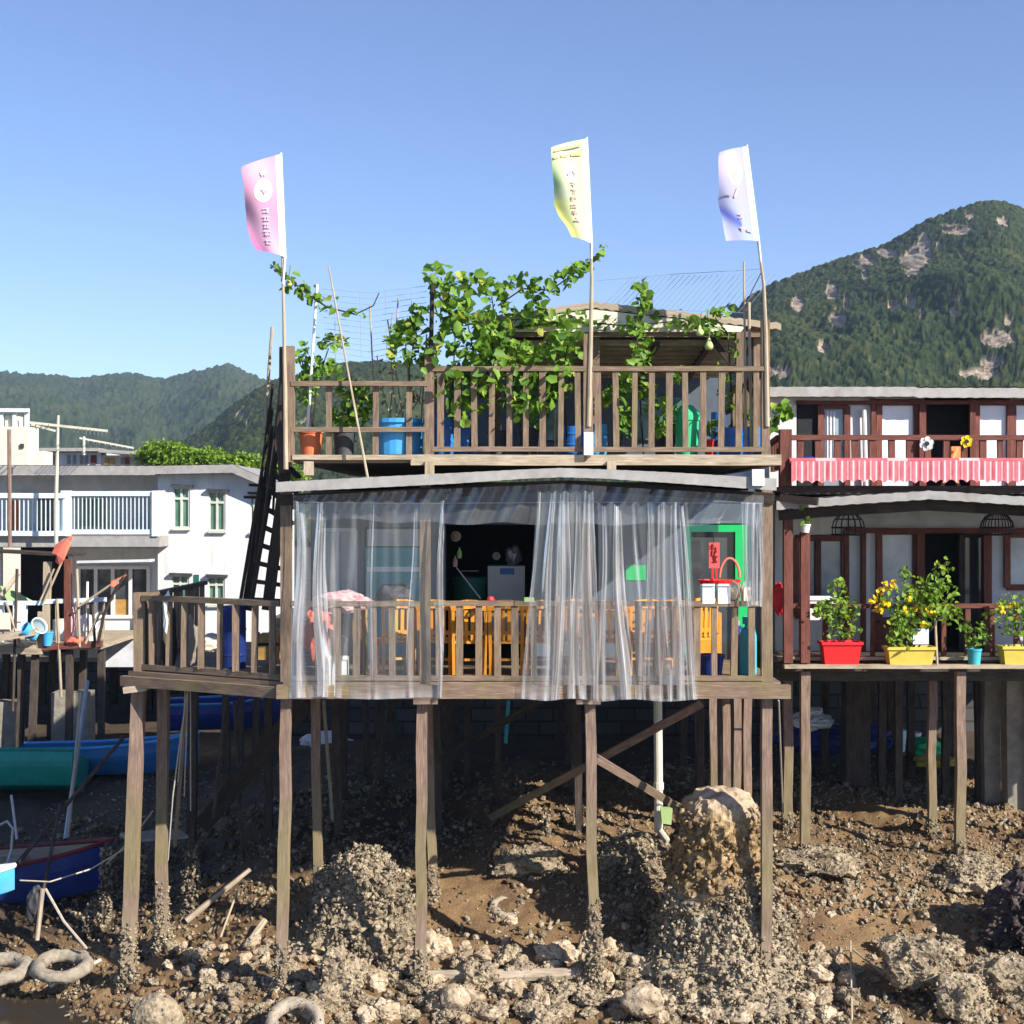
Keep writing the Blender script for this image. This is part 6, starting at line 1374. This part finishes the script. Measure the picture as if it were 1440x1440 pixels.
# far buildings
t=thing('building','cream building with a railed roof tank at the far left','building',P(20,670,46)); D=46
m=MB().box((PX(-80,D),D,1.5),(PX(40,D),D+1.0,PZ(600,D))); m.box((PX(40,D)+.002,D+.2,1.5),(PX(60,D),D+1.0,PZ(634,D))); build(m,'wall',M['cream'],t)
build(MB().beam(P(-80,577,D),P(41,577,D),.12,.12),'roof_rail',M['wplastic'],t)
for x in (-30,2,21,38): build(MB().beam(P(x,602,D+.1),P(x,577,D+.1),.12,.12,ref=(0,1,0)),'rail_post',M['wplastic'],t)
build(MB().box((PX(4,D),D+.2,PZ(600,D)),(PX(19,D),D+.9,PZ(584,D))),'water_tank',M['cream'],t)
build(MB().box((PX(29,D),D-.06,PZ(630,D)),(PX(34,D),D-.01,PZ(624,D))),'vent',M['blackpot'],t)
t=thing('building','long low grey-roofed building with a row of small windows behind the white house','building',P(160,664,62)); D=62
build(MB().box((PX(60,D),D,1.6),(PX(142,D),D+3,PZ(636,D))),'wall',M['wgrey'],t); build(MB().box((PX(142,D)+.002,D+.1,1.6),(PX(254,D),D+2.5,PZ(640,D))),'wall',M['cream'],t)
build(MB().beam(P(56,633,D),P(144,633,D),1.2,.14),'roof',M['grey'],t); build(MB().beam(P(142,634.5,D+.1),P(254,641,D+.1),1.2,.14),'roof',M['grey'],t)
for x,w,mt in ((66,5,'ochre'),(75,4,'gdark'),(97,4,'gdark'),(105,4,'gdark'),(115,4,'gdark'),(122,4,'gdark'),(132,8,'maroon'),(150,5,'ochre'),(158,7,'ochre'),(172,3,'gdark'),(179,6,'maroon'),(193,8,'gdark'),(205,4,'gdark'),(214,4,'gdark'),(224,6,'maroon'),(236,4,'gdark'),(245,5,'gdark')):
    build(MB().box((PX(x-w/2,D),D-.06,PZ(653,D)),(PX(x+w/2,D),D-.005,PZ(643 if x>142 else 640,D))),'window',M[mt],t)
# trees behind the white house
def tree(label,px,py_top,py_bot,half,D,seed):
    x=PX(px,D); z0=1.6; t=thing('leafy_tree',label,'tree',(x,D,z0),'bright green trees behind the white house'); zc_=PZ((py_top+py_bot)/2,D); r=half/FL*D; h=(PZ(py_top,D)-PZ(py_bot,D))/2
    m=MB(); m.tube([(x,D,z0-.2),(x+.1,D,lerp(z0,zc_,.6)),(x,D,zc_)],[.22,.16,.08],8)
    for k in range(6): a=6.283*k/6; m.tube([(x,D,lerp(z0,zc_,.6)),(x+math.cos(a)*r*.5,D+math.sin(a)*r*.5,zc_),(x+math.cos(a)*r*.8,D+math.sin(a)*r*.8,zc_+h*.4)],[.10,.06,.02],5)
    build(m,'trunk',M['dstilt'],t); rr=random.Random(seed); C=[]
    for k in range(38):
        a=rr.uniform(0,6.283); e=rr.uniform(-.5,1); q=rr.uniform(.55,1); cc=(x+math.cos(a)*r*q*math.sqrt(max(0,1-e*e*.8)),D+math.sin(a)*r*q*math.sqrt(max(0,1-e*e*.8)),zc_+e*h*.85); s=r*rr.uniform(.14,.26)
        C.append(np.array(cc)+RNG.normal(0,1,(260,3))*np.array([s,s,s*.6]))
    C=np.concatenate(C); V,F=leafmesh(C,RNG.uniform(.08,.19,len(C)),(0,-.2,.8),.3,.8,.8); npmesh('crown',V,F,M['tree'],t)
tree('bright green tree rising right behind the long low building',232,624,668,32,58,1); tree('bright green tree above the middle of the white roof',286,636,676,34,54,2); tree('bright green tree at the right, just left of the ladder stair',335,646,690,34,52,3); tree('broad dark tree low behind the peak of the white roof',376,650,700,40,60,4)
# ================================================================ boats
def boat(name,label,loc,rz,L,B,Dp,hull,gun,inside='plank',tilt=0,sheer=.25,stripe=None,thw=2,transom=True):
    t=thing(name,label,'boat',loc); t.rotation_euler=(tilt,0,rz)
    off=Vector(loc)
    def sec(s):
        w=B/2*(min(1,1.0-max(0,(s-.45)/.55)**2.2)); w*=lerp(.86,1,min(1,s/.3)); z=Dp+sheer*max(0,(s-.3)/.7)**2; k=Dp*.0+sheer*.7*max(0,(s-.65)/.35)**2; return w,z,k
    def S(u,v,ins=0):
        s=u; w,z,k=sec(s); a=(v-.5)*2; y=w*math.copysign(min(1,abs(a)*1.25)**.8,a); h=k+(z-k)*max(0,(abs(a)-.38)/.62)**1.25
        return off+Vector((s*L-L*.45,y*(1-.04*ins),h+.03*ins))
    m=MB().grid(S,36,24)
    if transom: m.add([S(0,i/24) for i in range(25)],[list(range(25))])
    build(m,'hull',M[hull],t,smooth=False); m=MB().grid(lambda u,v:S(u*.985+.006,v,1),30,20); build(m,'inner_hull',M[inside],t)
    for sg in (0,1):
        m=MB().tube([S(i/24,sg)+Vector((0,0,.015)) for i in range(25)],.035,6); build(m,'gunwale',M[gun],t)
    for k in range(thw):
        s=.25+k*.3; w,z,_=sec(s); build(MB().box(off+Vector((s*L-L*.45-.1,-w*.93,z-.14)),off+Vector((s*L-L*.45+.1,w*.93,z-.11))),'thwart',M[inside],t)
    if stripe:
        for sg in (0,1): m=MB().tube([S(i/24,.03 if sg==0 else .97)+Vector((0,(-.006 if sg==0 else .006),-.05)) for i in range(25)],.02,5); build(m,'stripe',M[stripe],t)
    return t
z=gzs(-7.0,20.6); boat('rowing_boat','dark blue boat with a dark red gunwale at the left edge',(PX(-22,20.9),20.9,max(.25,gzs(PX(-22,20.9),20.9)+.02)),.06,3.4,1.2,.55,'navy','maroon','plank',.02,.28,None)
boat('rowing_boat','green boat on dark mud at the left edge, blunt end to the right',(PX(-20,25.0),25.0,gzs(PX(-20,25),25)+.05),math.pi+.03,3.6,1.3,.58,'bgreen','bgreen','plank',.30,.2)
boat('rowing_boat','long pale-rimmed blue boat lying behind the leaning corner stilt',(PX(140,26.4),26.4,gzs(PX(140,26.4),26.4)+.03),.10,3.3,1.15,.5,'bpaint','lblue','bpaint',-.05,.2)
boat('rowing_boat','dark blue boat far back in the shade under the left wing',(PX(330,28.0),27.6,gzs(PX(330,28),27.6)+.5),.25,2.6,1.1,.5,'navy','bpaint','navy',0,.25)
boat('rowing_boat','light blue boat tip entering at the left edge below the dark blue boat',(PX(-62,19.3),19.3,PZ(1262,19.3)),.12,1.4,.5,.28,'lblue','wplastic','lblue',0,.12)
m=MB().tube([P(16,1118,20.8),P(24,1180,20.6)],.02,6); solo(m,'mooring_pole',M['steel'],'short grey pole standing up from the dark blue boat','pole')
m=MB().tube([P(0,1160,20.4),P(10,1155,20.4),P(18,1165,20.4),P(16,1195,20.4),P(8,1220,20.3)],.02,7); solo(m,'bent_pipe',M['steel'],'bent metal tube over the dark blue boat at the left edge','pipe')
pole('bamboo_pole',P(92,1180,22),P(123,958,23.5),.035,'steel','grey pole leaning up steeply left of the corner stilt','pole')
pole('bamboo_pole',P(96,1178,21.6),P(114,972,23),.022,'bamboo','thinner pole leaning against the grey pole','pole')
pole('bamboo_pole',P(15,1225,20),P(175,1035,21.5),.03,'dstilt','long dark pole slanting from the blue boat to the corner stilt','pole')
pole('bamboo_pole',P(48,1320,19.4),P(85,1130,20.6),.025,'dstilt','dark stake in front of the dark blue boat','stake')
m=MB().tube([P(28,1238,18.9),P(70,1240,18.9),P(128,1222,19.4),P(178,1192,18.4)],.010,6); solo(m,'rope',M['rope'],'pale rope hanging from the light blue boat tip to the corner stilt','rope')
m=MB().tube([P(64,1250,18.9),P(90,1296,18.7),P(122,1334,18.5)],.018,6); solo(m,'rope',M['rope'],'rope slanting from the boat tip down to the mud by the tyres','rope')
vs,fs=stone(3,131,.4,(.11,.10,.26)); c=P(50,1275,18.9); solo(MB().add([v+c for v in vs],fs),'old_fender',M['blackpot'],'dark torn rubber fender hanging below the light blue boat tip','fender')
m=MB().tube([P(60,1250,18.85),P(52,1322,18.8)],.03,7); solo(m,'fender_stake',M['plank'],'pale stake below the dark rubber fender','stake')
vs,fs=stone(4,133,.4,(.5,.3,.22)); c=P(462,1048,28.0); solo(MB().add([v+c for v in vs],fs),'plastic_sheet',M['bag'],'crumpled white sheet in the shade before the stone embankment','sheet')
m=MB().beam(P(175,1178,19.8),P(258,1172,20.2),.5,.04); solo(m,'board',M['concrete'],'grey board lying on the oyster posts behind the corner stilt','board')
